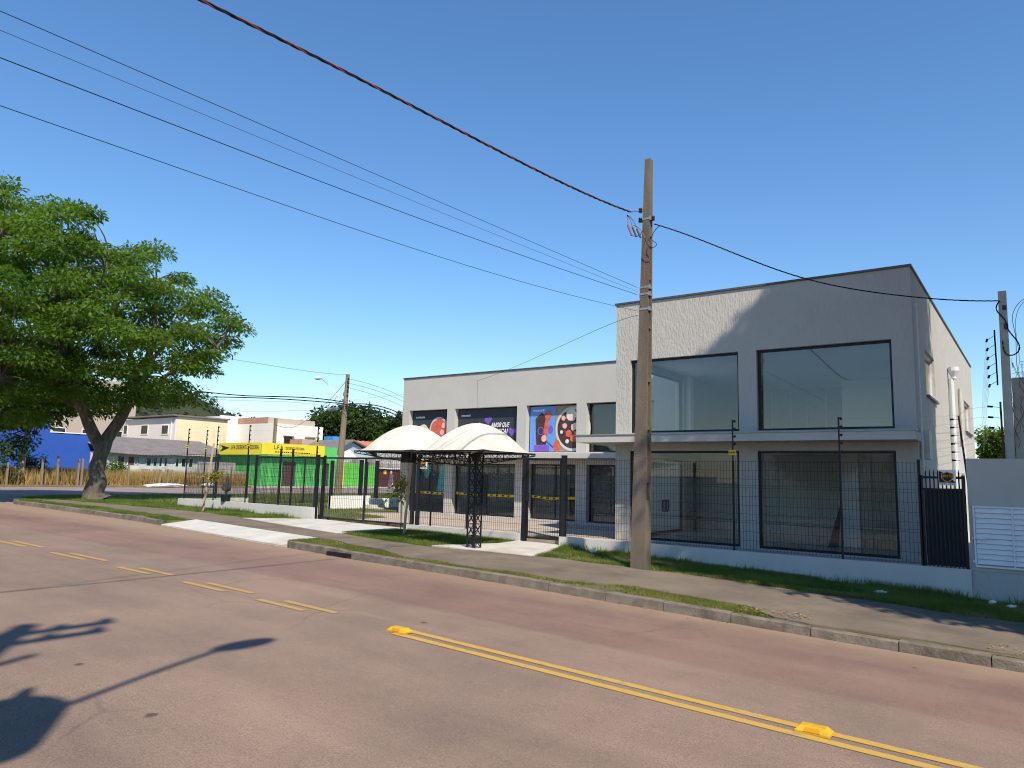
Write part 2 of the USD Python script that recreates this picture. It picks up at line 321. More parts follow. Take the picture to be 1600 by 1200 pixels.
PTAN = mat('poster_tan', (.3, .25, .2), .5, var=.3, scale=6)
PRED = mat('poster_red', (.5, .07, .05), .5, c2=(.68, .17, .11), scale=14)
PPURP = mat('poster_purple', (.2, .09, .45), .5, var=.2, scale=6)
PACAI = mat('poster_acai', (.03, .018, .022), .5, c2=(.11, .05, .05), scale=14)
PCREAM = mat('poster_cream', (.6, .52, .4), .5, c2=(.78, .72, .6), scale=14)
PBOWL = mat('poster_bowl', (.52, .56, .54), .5, var=.05)
PPINK = mat('poster_pink', (.75, .42, .38), .5, var=.15, scale=9)
HAIR = mat('grey_hair', (.4, .38, .36), .8)
SKIN = mat('skin', (.32, .19, .13), .6, var=.05)
CLOTHD = mat('dark_dress', (.08, .06, .085), .9, c2=(.2, .15, .18), scale=18)
CLOTHW = mat('white_cloth', (.7, .66, .62), .9)
SHOE = mat('dark_shoe', (.03, .025, .02), .6)
LITTER = mat('white_litter', (.75, .74, .72), .7)
DRAIN = mat('drain_hole', (.01, .01, .01), .9)
HILLM = leafmat('far_wood', (.022, .034, .012), (.06, .075, .026), .15, .35)
BLUET = mat('blue_tarp', (.05, .28, .62), .6)
LEAVES = mat('dry_litter', (.2, .1, .045), .9, c2=(.38, .24, .12), scale=30)

# ------------------------------------------------------------------ ground, roads, pavements
K = [(60, 9.55), (0, 9.55), (-6, 9.55), (-10.5, 9.52), (-13.5, 9.8), (-20.3, 10.4), (-29, 10.4), (-31, 11.0), (-32.5, 12.6), (-33.1, 15.6), (-33.1, 90)]
KL = LineString(K)
_kx = [p[0] for p in K[:7]][::-1]; _ky = [p[1] for p in K[:7]][::-1]
def kerbY(X): return np.interp(X, _kx, _ky)
gz = lambda off: (lambda X, Y: g(X) + off)

gx = np.concatenate([np.linspace(-700, -70, 12), np.linspace(-60, 60, 41), np.linspace(70, 700, 12)])
gy = np.concatenate([np.linspace(-600, -20, 8), np.linspace(-10, 100, 12), np.linspace(120, 900, 10)])
gv = np.array([(x, y, g(x) - .09) for y in gy for x in gx]); nx = len(gx)
gf = [(a, a + 1, a + nx + 1, a + nx) for j in range(len(gy) - 1) for a in range(j * nx, j * nx + nx - 1)]
struct('ground', (gv, np.array(gf)), EARTH)
road = Polygon([(60, .7), *K, (-48.2, 90), (-48.2, 13), (-49.5, 11), (-52, 10.4), (-150, 10.4), (-150, .7)])
main = road.intersection(sbox(-151, 0, 61, 10.6)); sidest = road.difference(sbox(-151, 0, 61, 10.6))
struct('main_road', sheet(main, gz(0)), ROAD)
struct('side_street', sheet(sidest, gz(0)), SIDE)
near = sbox(-150, -6, 60, .55)
struct('near_pavement', sheet(near, gz(.12), skirt=.2), PATH)
nk = MB(); nk.mesh(sheet(sbox(-60, .55, 40, .7), gz(.13), skirt=.2).get()); struct('near_kerb', nk, KERB)

ramp = Polygon([(-18.95, kerbY(-18.95) - .02), (-13.1, kerbY(-13.1) - .02), (-13.1, 10.75), (-18.95, 11.25)])
verge_all = Polygon([(40, 9.68), (0, 9.68), (-6, 9.68), (-10.5, 9.65), (-13.5, 9.93), (-20.3, 10.53), (-29, 10.53), (-30.9, 11.1), (-32.35, 12.7), (-32.95, 15.6), (-32.95, 90),
                     (-25.1, 90), (-25.1, 14.3), (40, 14.3)]).difference(ramp)
struct('verge', sheet(verge_all, gz(.12), skirt=.12), LAWN)
pin = [(40, 12.1), (0, 12.1), (-2, 12.2), (-5, 12.3), (-7.8, 12.2), (-9, 11.8), (-11, 11.45), (-14.6, 11.95), (-18.8, 12.7), (-22.4, 12.75), (-28, 12.0), (-30, 11.6)]
pout = [(-30, 11.05), (-28, 11.2), (-22, 11.25), (-18.95, 11.2), (-13.1, 10.7), (-10.9, 10.25), (-9.6, 9.9), (-6.3, 9.9), (-5.2, 10.35), (-3.3, 10.15), (-2.9, 9.7), (0, 9.7), (40, 9.7)]
# the path is broken-edged asphalt
path_poly = Polygon(pin + pout)
seg = shapely.segmentize(path_poly.exterior, .25); c = np.array(seg.coords)[:-1]
c += (meshkit.noise(np.column_stack([c * 1.7, c[:, :1] * 0]), 3)[:, None] - .5) * [0.05, .22]
path_poly = Polygon(c).buffer(0)
drive = Polygon([(-18.75, 12.55), (-13.75, 11.75), (-13.7, 14.3), (-17.45, 14.3)]).buffer(.01)
walk = Polygon([(-10.55, 11.62), (-8.2, 11.95), (-8.55, 13.1), (-8.95, 14.3), (-10.1, 14.3), (-10.0, 13.2)])
struct('footpath', sheet(path_poly.difference(ramp), gz(.138), cell=.5, skirt=.05), PATH)
struct('driveway', sheet(drive, gz(.15), skirt=.04), CONC)
struct('entrance_walk', sheet(walk, gz(.15), skirt=.04), CONC)
def rampz(X, Y):
    t = np.clip((Y - (kerbY(X) - .02)) / 1.15, 0, 1); return g(X) + .035 + .112 * t
rm = MB()
rx = np.linspace(-18.95, -13.1, 14)
for a, b in zip(rx[:-1], rx[1:]):
    ya, yb = kerbY(a) - .02, kerbY(b) - .02
    ea, eb = np.interp(a, [-18.95, -13.1], [11.25, 10.75]), np.interp(b, [-18.95, -13.1], [11.25, 10.75])
    for s0, s1 in ((0, .25), (.25, .6), (.6, 1)):
        P = [(a, ya + (ea - ya) * s0), (b, yb + (eb - yb) * s0), (b, yb + (eb - yb) * s1), (a, ya + (ea - ya) * s1)]
        rm.quad(*[(x, y, float(rampz(x, y))) for x, y in P])
    rm.quad((a, ya, float(g(a)) - .05), (b, yb, float(g(b)) - .05), (b, yb, float(rampz(b, yb))), (a, ya, float(rampz(a, ya))))
for X, w in ((-18.95, -1), (-13.1, 1)):
    Yk = kerbY(X) - .02; Ye = 11.25 if w < 0 else 10.75
    rm.quad((X, Yk, float(g(X)) - .05), (X, Ye, float(g(X)) - .05), (X, Ye, float(rampz(X, Ye))), (X, Yk, float(rampz(X, Yk))))
struct('driveway_ramp', rm, CONC)
# kerb: stone by stone
kerb = thing('kerb', None, None, kind='structure')
d = 0.0; total = KL.length; start = KL.project(shapely.Point(6, 9.55)); d = start
while d < total - 62:
    L = random.uniform(.85, 1.05); p = np.array(KL.interpolate(d).coords[0]); q = np.array(KL.interpolate(min(d + L - .012, total)).coords[0])
    mid = (p + q) / 2; d += L
    if -18.95 < mid[0] < -13.1 and mid[1] < 11: continue
    t = (q - p) / np.linalg.norm(q - p); nrm = np.array([t[1], -t[0]])
    if mid[0] > -33 and nrm[1] < 0: nrm = -nrm
    if mid[1] > 15 : nrm = np.array([1.0, 0])
    h = (.118 if mid[0] > -3.15 else .132) + random.uniform(-.012, .012)
    a, b = p - nrm * random.uniform(0, .015), q - nrm * random.uniform(0, .015)
    hh = h + .03 * (mid[0] < -3.15) * 0
    pts = []
    for e in (a, b):
        z = float(g(e[0])); pts.append([(*e, z - .08), (*(e + nrm * .018), z + hh - .012), (*(e + nrm * .04), z + hh), (*(e + nrm * .15), z + hh), (*(e + nrm * .15), z - .08)])
    A, B = pts; mb = MB(); v = A + B
    f = [(i, i + 1, i + 6, i + 5) for i in range(4)]
    ff = [t2 for a_, b_, c_, d_ in f for t2 in ((a_, c_, b_), (a_, d_, c_))] + [(0, 1, 2), (0, 2, 3), (0, 3, 4), (5, 7, 6), (5, 8, 7), (5, 9, 8)]
    put(kerb, 'kerb_stone', mb.add(v, ff), KERB)
# drain gap in the kerb
dr = MB(); X = -11.05; dr.box(X - .35, X + .35, kerbY(X) - .035, kerbY(X) + .05, float(g(X)) + .004, float(g(X)) + .085)
solo('storm_drain', dr, DRAIN, 'dark storm drain slot under the kerb beside the ramp', 'drain')

# painted lines
def line_sheet(x0, x1, y, w=.1):
    return sheet(sbox(x0, y - w / 2, x1, y + w / 2), gz(.005), cell=.5)
l = MB()
for y in (5.90, 6.10): l.mesh(line_sheet(-5.85, 12, y).get())
solo('centre_line', l, YEL, 'solid double yellow line along the middle of the road', 'road marking')
dash = [(-7.95, -6.9, 'between the furthest dash and the road stud, nearest the stud'), (-10.3, -8.7, 'second group counted from the stud'), (-12.55, -10.9, 'third group counted from the stud'), (-15.0, -13.2, 'fourth group, nearest the left edge but one'), (-17.6, -15.6, 'furthest group, cut by the left edge')]
for i, (a, b, t) in enumerate([(-8.35, -7.05, 'first'), (-10.15, -8.75, 'second'), (-12.1, -10.75, 'third'), (-14.6, -12.9, 'fourth'), (-17.2, -15.4, 'fifth')]):
    l = MB(); l.mesh(line_sheet(a, b - .35, 5.90).get()); l.mesh(line_sheet(a + .3, b, 6.10).get())
    solo('dashed_line', l, YELW, f'worn pair of yellow dashes, {t} pair left of the farther road stud', 'road marking', group='dashed centre markings')
def stud(X, Y, label):
    z = float(g(X)) + .004; t = thing('road_stud', label, 'road stud', (X, Y, z), group='yellow road studs')
    w, dpt, h = .125, .075, .052
    v = [(X - w, Y - dpt, z), (X + w, Y - dpt, z), (X + w, Y + dpt, z), (X - w, Y + dpt, z)]
    v += [(X - w, Y - dpt, z + .016), (X + w, Y - dpt, z + .016), (X + w, Y + dpt, z + .016), (X - w, Y + dpt, z + .016)]
    v += [(X - w * .72, Y - dpt * .55, z + h), (X + w * .72, Y - dpt * .55, z + h), (X + w * .72, Y + dpt * .55, z + h), (X - w * .72, Y + dpt * .55, z + h)]
    q = [(0, 1, 5, 4), (1, 2, 6, 5), (2, 3, 7, 6), (3, 0, 4, 7), (4, 5, 9, 8), (5, 6, 10, 9), (6, 7, 11, 10), (7, 4, 8, 11), (8, 9, 10, 11)]
    m = MB().add(v, [t2 for a, b, c2, d2 in q for t2 in ((a, b, c2), (a, c2, d2))])
    # rounded by a subdivision
    tm = trimesh.Trimesh(*[np.asarray(x) for x in (m.get().vertices, m.get().faces)]); tm.merge_vertices()
    put(t, 'body', tm, STUD)
    rf = MB().hexa([(X - .06, Y - .0735, z + .018), (X + .06, Y - .0735, z + .018), (X + .05, Y - .05, z + .043), (X - .05, Y - .05, z + .043),
                    (X - .06, Y - .0775, z + .018), (X + .06, Y - .0775, z + .018), (X + .05, Y - .054, z + .045), (X - .05, Y - .054, z + .045)])
    put(t, 'reflector', rf, mat('stud_reflector', (.5, .22, .01), .3) if not stage.GetPrimAtPath('/World/Looks/stud_reflector') else '/World/Looks/stud_reflector')
stud(-5.85, 5.98, 'yellow road stud at the far end of the double yellow line')
stud(-1.51, 6.03, 'yellow road stud on the double yellow line nearest the viewer')

# ------------------------------------------------------------------ grass and straw
def blades(n, poly, zf, h, w, lean=.5, density=None, seed=1):
    r = np.random.default_rng(seed); x0, y0, x1, y1 = poly.bounds; out = []
    while sum(map(len, out)) < n:
        p = np.column_stack([r.uniform(x0, x1, 4 * n), r.uniform(y0, y1, 4 * n)])
        keep = shapely.contains_xy(poly, p[:, 0], p[:, 1])
        if density is not None: keep &= r.uniform(size=len(p)) < density(p[:, 0], p[:, 1])
        out.append(p[keep])
    p = np.vstack(out)[:n]; ang = r.uniform(0, 2 * math.pi, n); hh = h * r.uniform(.45, 1.25, n); ww = w * r.uniform(.6, 1.3, n)
    d = np.column_stack([np.cos(ang), np.sin(ang), np.zeros(n)]); ln = r.uniform(0, 2 * math.pi, n); le = hh * lean * r.uniform(.1, 1.2, n)
    base = np.column_stack([p, zf(p[:, 0], p[:, 1]) - .01]); tip = base + np.column_stack([np.cos(ln) * le, np.sin(ln) * le, hh])
    v = np.stack([base - d * ww[:, None] / 2, base + d * ww[:, None] / 2, tip], 1).reshape(-1, 3)
    return v, np.arange(3 * n).reshape(-1, 3)
patchy = lambda lo: (lambda x, y: np.clip((meshkit.fbm(np.column_stack([x * 1.1, y * 1.6, x * 0]), 3, 5) - lo) * 4.5, .03, 1))
vg = verge_all.difference(path_poly.buffer(.04)).difference(drive.buffer(.05)).difference(walk.buffer(.05)).difference(ramp.buffer(.05))
right = vg.intersection(sbox(-9.2, 12, 1.2, 14.12)); mid = vg.intersection(sbox(-13.9, 11, -9, 14.12)); left = vg.intersection(sbox(-33, 10.4, -17.3, 14.15))
far = vg.intersection(sbox(-33, 14, -25.2, 34)); strip = vg.intersection(sbox(-30, 9.6, -2.8, 11.3))
bare = lambda x, y: np.clip((meshkit.fbm(np.column_stack([x * 1.0, y * 1.5, x * 0]), 3, 5) - .33) * 4, .05, 1) * np.where((x > -1.6) & (y > 13.2), .25, 1)
V, Fc, n0 = [], [], 0
for args in ((52000, right, .075, .012, .8, bare, 1), (26000, mid, .085, .012, .7, patchy(.22), 2), (40000, left, .07, .016, .8, patchy(.22), 3), (22000, far, .09, .03, .8, patchy(.2), 4), (30000, strip, .055, .012, .9, patchy(.38), 6)):
    v, f = blades(args[0], args[1], gz(.12), args[2], args[3], args[4], args[5], args[6]); V.append(v); Fc.append(f + n0); n0 += len(v)
solo('grass', (np.vstack(V), np.vstack(Fc)), GRASS, 'short green grass on the verges beside the footpath', 'grass', kind='stuff')
v, f = blades(26000, unary := shapely.union_all([strip.intersection(sbox(-13.5, 9, -2.5, 11)), right.intersection(sbox(-9, 12, 1, 12.75)), right.intersection(sbox(-2.2, 13.3, 1, 14.2))]), gz(.122), .045, .013, 1.4, patchy(.4), 9)
solo('dry_grass', (v, f), DRYV, 'straw coloured dry grass along the edges of the footpath', 'dry grass', kind='stuff')
v, f = blades(2600, sbox(-8.8, 13.86, 1.0, 14.11).union(sbox(-24.5, 13.95, -17.8, 14.12)), gz(.12), .15, .016, .7, patchy(.42), 15)
solo('weeds', (v, f), GRASS, 'taller weeds and tufts along the foot of the low wall', 'weeds', kind='stuff')
r = np.random.default_rng(5)
# fallen leaves along the kerb
n = 700; X = np.concatenate([r.uniform(-30, -3.4, 450), r.uniform(-.6, .5, 110), r.uniform(-3.4, -2.5, 140)]); Y = np.concatenate([kerbY(X[:450]) - np.abs(r.normal(0, .1, 450)), r.uniform(9.65, 10.2, 110), r.uniform(9.7, 10.2, 140)])
zl = np.where(Y < kerbY(X), g(X) + .006, g(X) + .15); an = r.uniform(0, 6.28, n); s = r.uniform(.008, .02, n)
tri = np.stack([np.column_stack([X + s * np.cos(an + k), Y + s * np.sin(an + k), zl + r.uniform(0, .015, n)]) for k in (0, 1.4, 3.1, 4.5)], 1).reshape(-1, 3)
fi = np.arange(n)[:, None] * 4; solo('fallen_leaves', (tri, np.vstack([fi + [0, 1, 2], fi + [0, 2, 3]])), LEAVES, 'brown fallen leaves gathered along the kerb', 'leaves', kind='stuff')
# the dry lot beyond the side street
lot = Polygon([(-48.4, 11), (-66, 11), (-66, 38), (-53, 38), (-48.5, 33.5)])
struct('vacant_lot', sheet(lot, gz(.1), cell=2, skirt=.1), EARTH)
lotb = lambda x, y: np.clip((-48.6 - x) / 1.0, .12, 1)
v, f = blades(75000, Polygon([(-48.5, 11), (-58, 11), (-58, 33), (-52.3, 36), (-49.6, 33)]), gz(.1), .95, .05, .35, lotb, 11)
solo('tall_dry_grass', (v, f), DRYB, 'tall straw coloured dry grass on the vacant lot across the side street', 'dry grass', kind='stuff')

# ------------------------------------------------------------------ grey commercial building
bld = thing('commercial_building', 'grey two storey commercial building with big black framed windows', 'building', (-8.33, 15.65, .5))
TX0, TX1, TY, TZ = -8.33, -1.89, 15.65, 6.2
W = {'W1': (-7.94, -5.31, 3.03, 4.79), 'W2': (-4.91, -2.27, 3.03, 4.79), 'G1': (-7.94, -5.32, .55, 2.6), 'G2': (-4.92, -2.27, .55, 2.6)}
poly = R(TX0, TX1, .3, TZ)
for w in W.values(): poly = poly.difference(R(w[0], w[1], w[2], w[3]))
put(bld, 'front_wall', wallY(poly, TY, TY + .2), STUC)
rw = R(TY + .2, 30.2, .0, TZ).difference(R(17.35, 19.0, 3.85, 4.83)).difference(R(26.6, 28.8, 3.7, 4.68))
put(bld, 'side_wall', wallX(rw, TX1 - .2, TX1), STUC)
lw = R(TY + .2, 30, .3, TZ).difference(R(17.0, 19.35, 3.1, 4.75)).difference(R(17.0, 19.35, .55, 2.5))
put(bld, 'side_wall', wallX(lw, TX0, TX0 + .2), SMOOTHW)
put(bld, 'rear_wall', MB().box(TX0 + .2, TX1 - .2, 30, 30.2, .3, TZ), SMOOTHW)
put(bld, 'roof', MB().box(TX0 + .2, TX1 - .2, TY + .2, 30, 5.55, 5.7), COPING)
put(bld, 'coping', MB().box(TX0 - .03, TX1 + .03, TY - .035, TY + .21, TZ + .003, TZ + .045), COPING)
put(bld, 'coping', MB().box(TX1 - .21, TX1 + .03, TY + .212, 30.2, TZ + .003, TZ + .045), COPING)
put(bld, 'ceiling', MB().box(TX0 + .2, TX1 - .2, TY + .2, 24, 4.92, 5.0), CEIL)
put(bld, 'upper_floor', MB().box(TX0 + .2, TX1 - .2, TY + .2, 24, 2.7, 2.98), CEIL)
put(bld, 'ground_floor', MB().box(TX0 + .2, TX1 - .2, TY + .2, 24, .35, .52), TILEF)
put(bld, 'partition_wall', MB().box(TX0 + .2, -4.55, 23.9, 24, 2.985, 4.915), DKPANEL)
put(bld, 'partition_wall', MB().box(-4.548, TX1 - .2, 22.2, 24, 2.985, 4.915), WHITEW)
put(bld, 'partition_wall', MB().box(TX0 + .2, TX1 - .2, 20.6, 20.7, .525, 2.695), mat('olive_grey_wall', (.66, .65, .6), .8, var=.05))
put(bld, 'column', MB().box(-3.75, -3.4, 18.0, 18.3, .523, 2.697), WHITEW)
put(bld, 'column', MB().box(-6.3, -6.05, 19.6, 19.85, .523, 2.697), WHITEW)
put(bld, 'column', MB().box(TX0 + .203, TX0 + .33, 19.5, 19.75, 2.985, 4.915), WHITEW)
put(bld, 'leaning_board', MB().hexa([(-4.0, 17.6, .525), (-3.86, 17.62, .525), (-3.86, 18.0, .525), (-4.0, 18.0, .525), (-3.8, 17.97, 1.45), (-3.78, 17.97, 1.45), (-3.78, 18.0, 1.45), (-3.8, 18.0, 1.45)]), BLACK)
for px in (1207, 1236, 1261, 1291, 1321):
    q = atY(px, 640, 23.86)
    put(bld, 'light_strip', MB().box(q[0] - .02, q[0] + .02, 23.84, 23.885, 3.2, 4.9), WHITEP)
for X in (-3.9, -3.0):
    put(bld, 'light_strip', MB().box(X - .015, X + .015, 20.55, 20.59, 1.9, 2.69), WHITEP)
def window(parent, x0, x1, z0, z1, y, glass, fw=.055, fd=.06, mull=(), name='window'):
    m = MB()
    m.box(x0, x1, y, y + fd, z0, z0 + fw); m.box(x0, x1, y, y + fd, z1 - fw, z1)
    m.box(x0, x0 + fw, y, y + fd, z0 + fw, z1 - fw); m.box(x1 - fw, x1, y, y + fd, z0 + fw, z1 - fw)
    for X in mull: m.box(X - .02, X + .02, y, y + fd, z0 + fw, z1 - fw)
    p = put(parent, name, m, BLACK)
    put(p, 'pane', MB().quad((x0 + fw, y + fd / 2, z0 + fw), (x1 - fw, y + fd / 2, z0 + fw), (x1 - fw, y + fd / 2, z1 - fw), (x0 + fw, y + fd / 2, z1 - fw)), glass)
    return p
for k, w in W.items(): window(bld, *w, TY + (.09 if k[0] == 'W' else .03), GLASS if k[0] == 'W' else GLASSD, fw=.05)
# windows of the left side wall, seen through the front panes; the lower one is a glass door
def windowX(parent, y0, y1, z0, z1, x, glass, frame, fw=.05, name='window'):
    m = MB(); m.box(x, x + .06, y0, y1, z0, z0 + fw); m.box(x, x + .06, y0, y1, z1 - fw, z1)
    m.box(x, x + .06, y0, y0 + fw, z0 + fw, z1 - fw); m.box(x, x + .06, y1 - fw, y1, z0 + fw, z1 - fw)
    p = put(parent, name, m, frame)
    put(p, 'pane', MB().quad((x + .03, y0 + fw, z0 + fw), (x + .03, y1 - fw, z0 + fw), (x + .03, y1 - fw, z1 - fw), (x + .03, y0 + fw, z1 - fw)), glass)
    return p
windowX(bld, 17.0, 19.35, 3.1, 4.75, TX0 + .07, GLASS, BLACK)
dp = windowX(bld, 17.0, 19.35, .55, 2.5, TX0 + .07, GLASS, BLACK, name='glass_door')
hd = MB()
for s in (0, .21):
    for a, b in (((0, 0), (.15, 0)), ((0, .28), (.15, .28)), ((0, 0), (0, .28)), ((.15, 0), (.15, .28))):
        hd.bar((TX0 + .16, 18.0 + s + a[0], 1.12 + a[1]), (TX0 + .16, 18.0 + s + b[0], 1.12 + b[1]), .03)
put(dp, 'handle', hd, BLACK)
for y0, y1, z0, z1 in ((17.35, 19.0, 3.85, 4.83), (26.6, 28.8, 3.7, 4.68)):
    windowX(bld, y0, y1, z0, z1, TX1 - .13, GLASS, WHITEM, .045)
    put(bld, 'sill', MB().box(TX1 + .002, TX1 + .06, y0 - .05, y1 + .05, z0 - .05, z0 - .004), COPING)
# canopy slab of the tall block, with a metal drip edge
put(bld, 'canopy', MB().box(-9.0, -1.83, 14.9, TY - .002, 2.77, 2.93), SMOOTHW)
put(bld, 'canopy', MB().box(-9.0, TX0 - .002, TY, 18.7, 2.77, 2.93), SMOOTHW)
put(bld, 'drip_edge', MB().box(-9.02, -1.81, 14.88, 14.99, 2.933, 2.955), GALV)
# low block
LX0, LX1, LY, LZ = -19.55, TX0, 19.65, 5.52
P = {'P1': (-19.2, -17.31, 2.75, 4.31), 'P2': (-16.94, -14.19, 2.75, 4.3), 'P3': (-13.81, -11.86, 2.75, 4.3), 'P4': (-11.5, -9.2, 2.75, 4.29)}
L = {'L1': (-19.2, -17.33, .58, 2.36), 'L2': (-16.97, -14.22, .58, 2.35), 'L3': (-13.69, -11.87, .58, 2.36), 'L4': (-11.48, -9.3, .58, 2.36)}
poly = R(LX0, LX1 - .002, .3, LZ)
for w in (*P.values(), *L.values()): poly = poly.difference(R(*w))
put(bld, 'front_wall', wallY(poly, LY, LY + .3), SMOOTHW)
put(bld, 'side_wall', MB().box(LX0, LX0 + .2, LY + .302, 30, .3, LZ), SMOOTHW)
put(bld, 'rear_wall', wallY(R(LX0 + .2, LX1, .3, LZ).difference(R(-19.0, -17.5, .55, 2.4)).difference(R(-16.9, -14.3, .55, 2.4)).difference(R(-13.7, -12, .55, 2.4)).difference(R(-11.4, -8.8, .55, 2.4)).difference(R(-11.4, -8.8, 2.9, 4.7)), 26, 26.2), WHITEW)
frost = usdkit.material(stage, '/World/Looks/frosted_glass', {'t': ('translucent_bsdf', {'color': (.6, .66, .63)}), 'd': ('diffuse_bsdf', {'color': (.3, .33, .31)}), 'a': ('mix_closure', {'fac': .35})}, [('t.BSDF', 'a.closure1'), ('d.BSDF', 'a.closure2')], surface='a.closure')
for a, b, z0, z1 in ((-19.0, -17.5, .55, 2.4), (-16.9, -14.3, .55, 2.4), (-13.7, -12, .55, 2.4), (-11.4, -8.8, .55, 2.4), (-11.4, -8.8, 2.9, 4.7)): put(bld, 'frosted_pane', MB().box(a, b, 26.09, 26.11, z0, z1), frost)
put(bld, 'roof', MB().box(LX0 + .2, LX1, LY + .3, 26, 4.9, 5.1), COPING)
put(bld, 'upper_floor', MB().box(LX0 + .2, LX1, LY + .3, 26, 2.45, 2.7), CEIL)
put(bld, 'ground_floor', MB().box(LX0 + .2, LX1, LY + .3, 26, .35, .52), TILEF)
put(bld, 'partition_wall', MB().box(-14.05, -13.95, LY + .303, 26, .523, 2.447), WHITEW)
put(bld, 'partition_wall', MB().box(-17.2, -17.1, LY + .303, 26, .523, 2.447), WHITEW)
put(bld, 'partition_wall', MB().box(-11.72, -11.62, LY + .303, 26, .523, 4.895), WHITEW)
put(bld, 'partition_wall', MB().box(LX0 + .2, -17.203, 22.4, 22.5, .523, 2.447), WHITEW)
put(bld, 'coping', MB().box(LX0 - .03, LX1 - .002, LY - .03, LY + .3, LZ + .003, LZ + .045), COPING)
put(bld, 'canopy', MB().box(-20.1, -9.003, 18.95, LY - .002, 2.53, 2.68), SMOOTHW)
put(bld, 'drip_edge', MB().box(-20.12, -9.01, 18.93, 19.0, 2.5, 2.527), BLACK)
for k, w in P.items(): window(bld, *w, LY + .2, GLASS, fw=.04)
for k, w in L.items(): window(bld, *w, LY + .2, GLASSD, fw=.05, mull={'L2': (-16.05,), 'L3': (-12.75,)}.get(k, ()))
put(bld, 'dark_door', MB().box(-15.86, -15.5, LY + .13, LY + .17, .6, 1.97), BLACK)
put(bld, 'door', MB().box(-13.25, -12.65, 21.6, 21.66, .525, 1.6), BROWND)
put(bld, 'wall_lamp', MB().box(-16.02, -15.9, LY + .16, LY + .2, 1.9, 2.0), BLACK)
# pipe, meter box and downpipes on the right side wall
put(bld, 'pipe', MB().tube([(TX1 + .05, 15.85, .6), (TX1 + .05, 15.85, 5.5)], .022, 8), PVC)
put(bld, 'meter_box', MB().box(TX1 + .002, TX1 + .16, 15.95, 16.35, 2.45, 3.0), mat('meter_box_grey', (.5, .48, .42), .6, var=.06))
put(bld, 'downpipe', MB().tube([(TX1 + .08, 21.9, .4), (TX1 + .08, 21.9, 4.75)], .06, 8).lathe([(.06, 4.75), (.06, 4.8), (.13, 4.95), (.13, 5.05), (0, 5.05)], (TX1 + .14, 21.9, 0), 10), PVC)
put(bld, 'downpipe', MB().tube([(TX1 + .06, 24.6, .4), (TX1 + .06, 24.6, 4.8)], .05, 8), CONCG)
put(bld, 'water_meter', MB().box(TX1 + .002, TX1 + .25, 22.6, 23.1, 2.3, 3.0), PVC)

# forecourt and garden inside the fence
struct('forecourt', sheet(Polygon([(-17.4, 14.32), (-8.3, 14.32), (-8.3, 15.6), (-1.9, 15.6), (-1.9, 14.32), (-8.3, 14.32), (-8.3, 19.64), (-19.5, 19.64), (-20.3, 17.6), (-17.4, 17.0)]).buffer(0).union(sbox(-8.31, 14.32, -1.2, 15.64)), lambda X, Y: X * 0 + .5, skirt=.4), CONCF)
gard = Polygon([(-24.9, 14.32), (-17.42, 14.32), (-17.42, 16.98), (-20.35, 17.6), (-19.8, 19.0), (-19.6, 30), (-24.9, 30)])
gzf = lambda X, Y: np.maximum(.49, g(X) + .13)
struct('garden_lawn', sheet(gard, gzf, skirt=.3), LAWN)
V = [blades(20000, gard, gzf, .07, .018, .8, patchy(.2), 21), blades(2500, sbox(-17.2, 14.4, -13.8, 14.75), lambda X, Y: X * 0 + .5, .06, .014, .8, None, 22), blades(1200, sbox(-9.85, 14.4, -9.0, 14.8), lambda X, Y: X * 0 + .5, .07, .014, .8, None, 23)]
mb = MB(); [mb.add(*x) for x in V]
solo('garden_grass', mb, GRASS, 'green grass inside the fence between the fence and the paving', 'grass', kind='stuff')
struct('passage_floor', MB().box(-1.88, -.9, 14.35, 30, -.1, .45), CONCF)
solo('garden_wall', MB().box(-21.5, -21.36, 17.93, 19.9, .45, 1.06).box(-21.5, -21.36, 19.9, 23.5, .45, .95), FARW, 'low white plastered wall by the side entrance, behind the sliding gate', 'wall')
st = thing('garden_steps', 'two small pale concrete steps beside the low white wall', 'steps', (-20.9, 19.7, .55))
put(st, 'step', MB().box(-21.35, -20.9, 19.5, 19.95, .5, .72), CONC); put(st, 'step', MB().box(-20.895, -20.6, 19.55, 20.0, .5, .62), CONC)

# ------------------------------------------------------------------ fence
fn = thing('mesh_fence', 'black wire mesh fence with posts on a low pale wall round the forecourt', 'fence', (-9, 14.2, .4))
FY = 14.2
def base_wall(x0, x1, zt, y=FY):
    mb = MB(); xs = np.linspace(x0, x1, max(2, int(abs(x1 - x0) / 1) + 1))
    for a, b in zip(xs[:-1], xs[1:]):
        za, zb = float(g(a)) - .05, float(g(b)) - .05
        mb.hexa([(a, y - .07, za), (b, y - .07, zb), (b, y + .07, zb), (a, y + .07, za), (a, y - .07, zt), (b, y - .07, zt), (b, y + .07, zt), (a, y + .07, zt)])
    put(fn, 'base_wall', mb, LOWW)
base_wall(-25.1, -17.55, .87); base_wall(-13.75, -10.05, .6); base_wall(-8.95, -1.03, .6)
mb = MB().box(-25.1, -24.96, FY + .072, 16.9, .4, .87); put(fn, 'base_wall', mb, LOWW)
def mesh_panel(parent, a, b, z0, z1, sv=.062, sh=.168, dia=.0055, name='mesh_panel'):
    a, b = np.array(a, float), np.array(b, float); Ln = np.linalg.norm(b - a); d = (b - a) / Ln; nn = np.array([-d[1], d[0]]); mb = MB()
    n = max(2, int(Ln / sv))
    for i in range(n + 1):
        p = a + d * Ln * i / n
        mb.bar((*p, z0), (*p, z1), dia)
    k = int((z1 - z0) / sh); zs = [z0 + .02 + i * (z1 - z0 - .04) / k for i in range(k + 1)]
    for i in (3, 7): 
        if i < len(zs): zs.append(zs[i] + .045)
    for z in zs: mb.bar((*a, z), (*b, z), dia)
    put(parent, name, mb, WIRE)
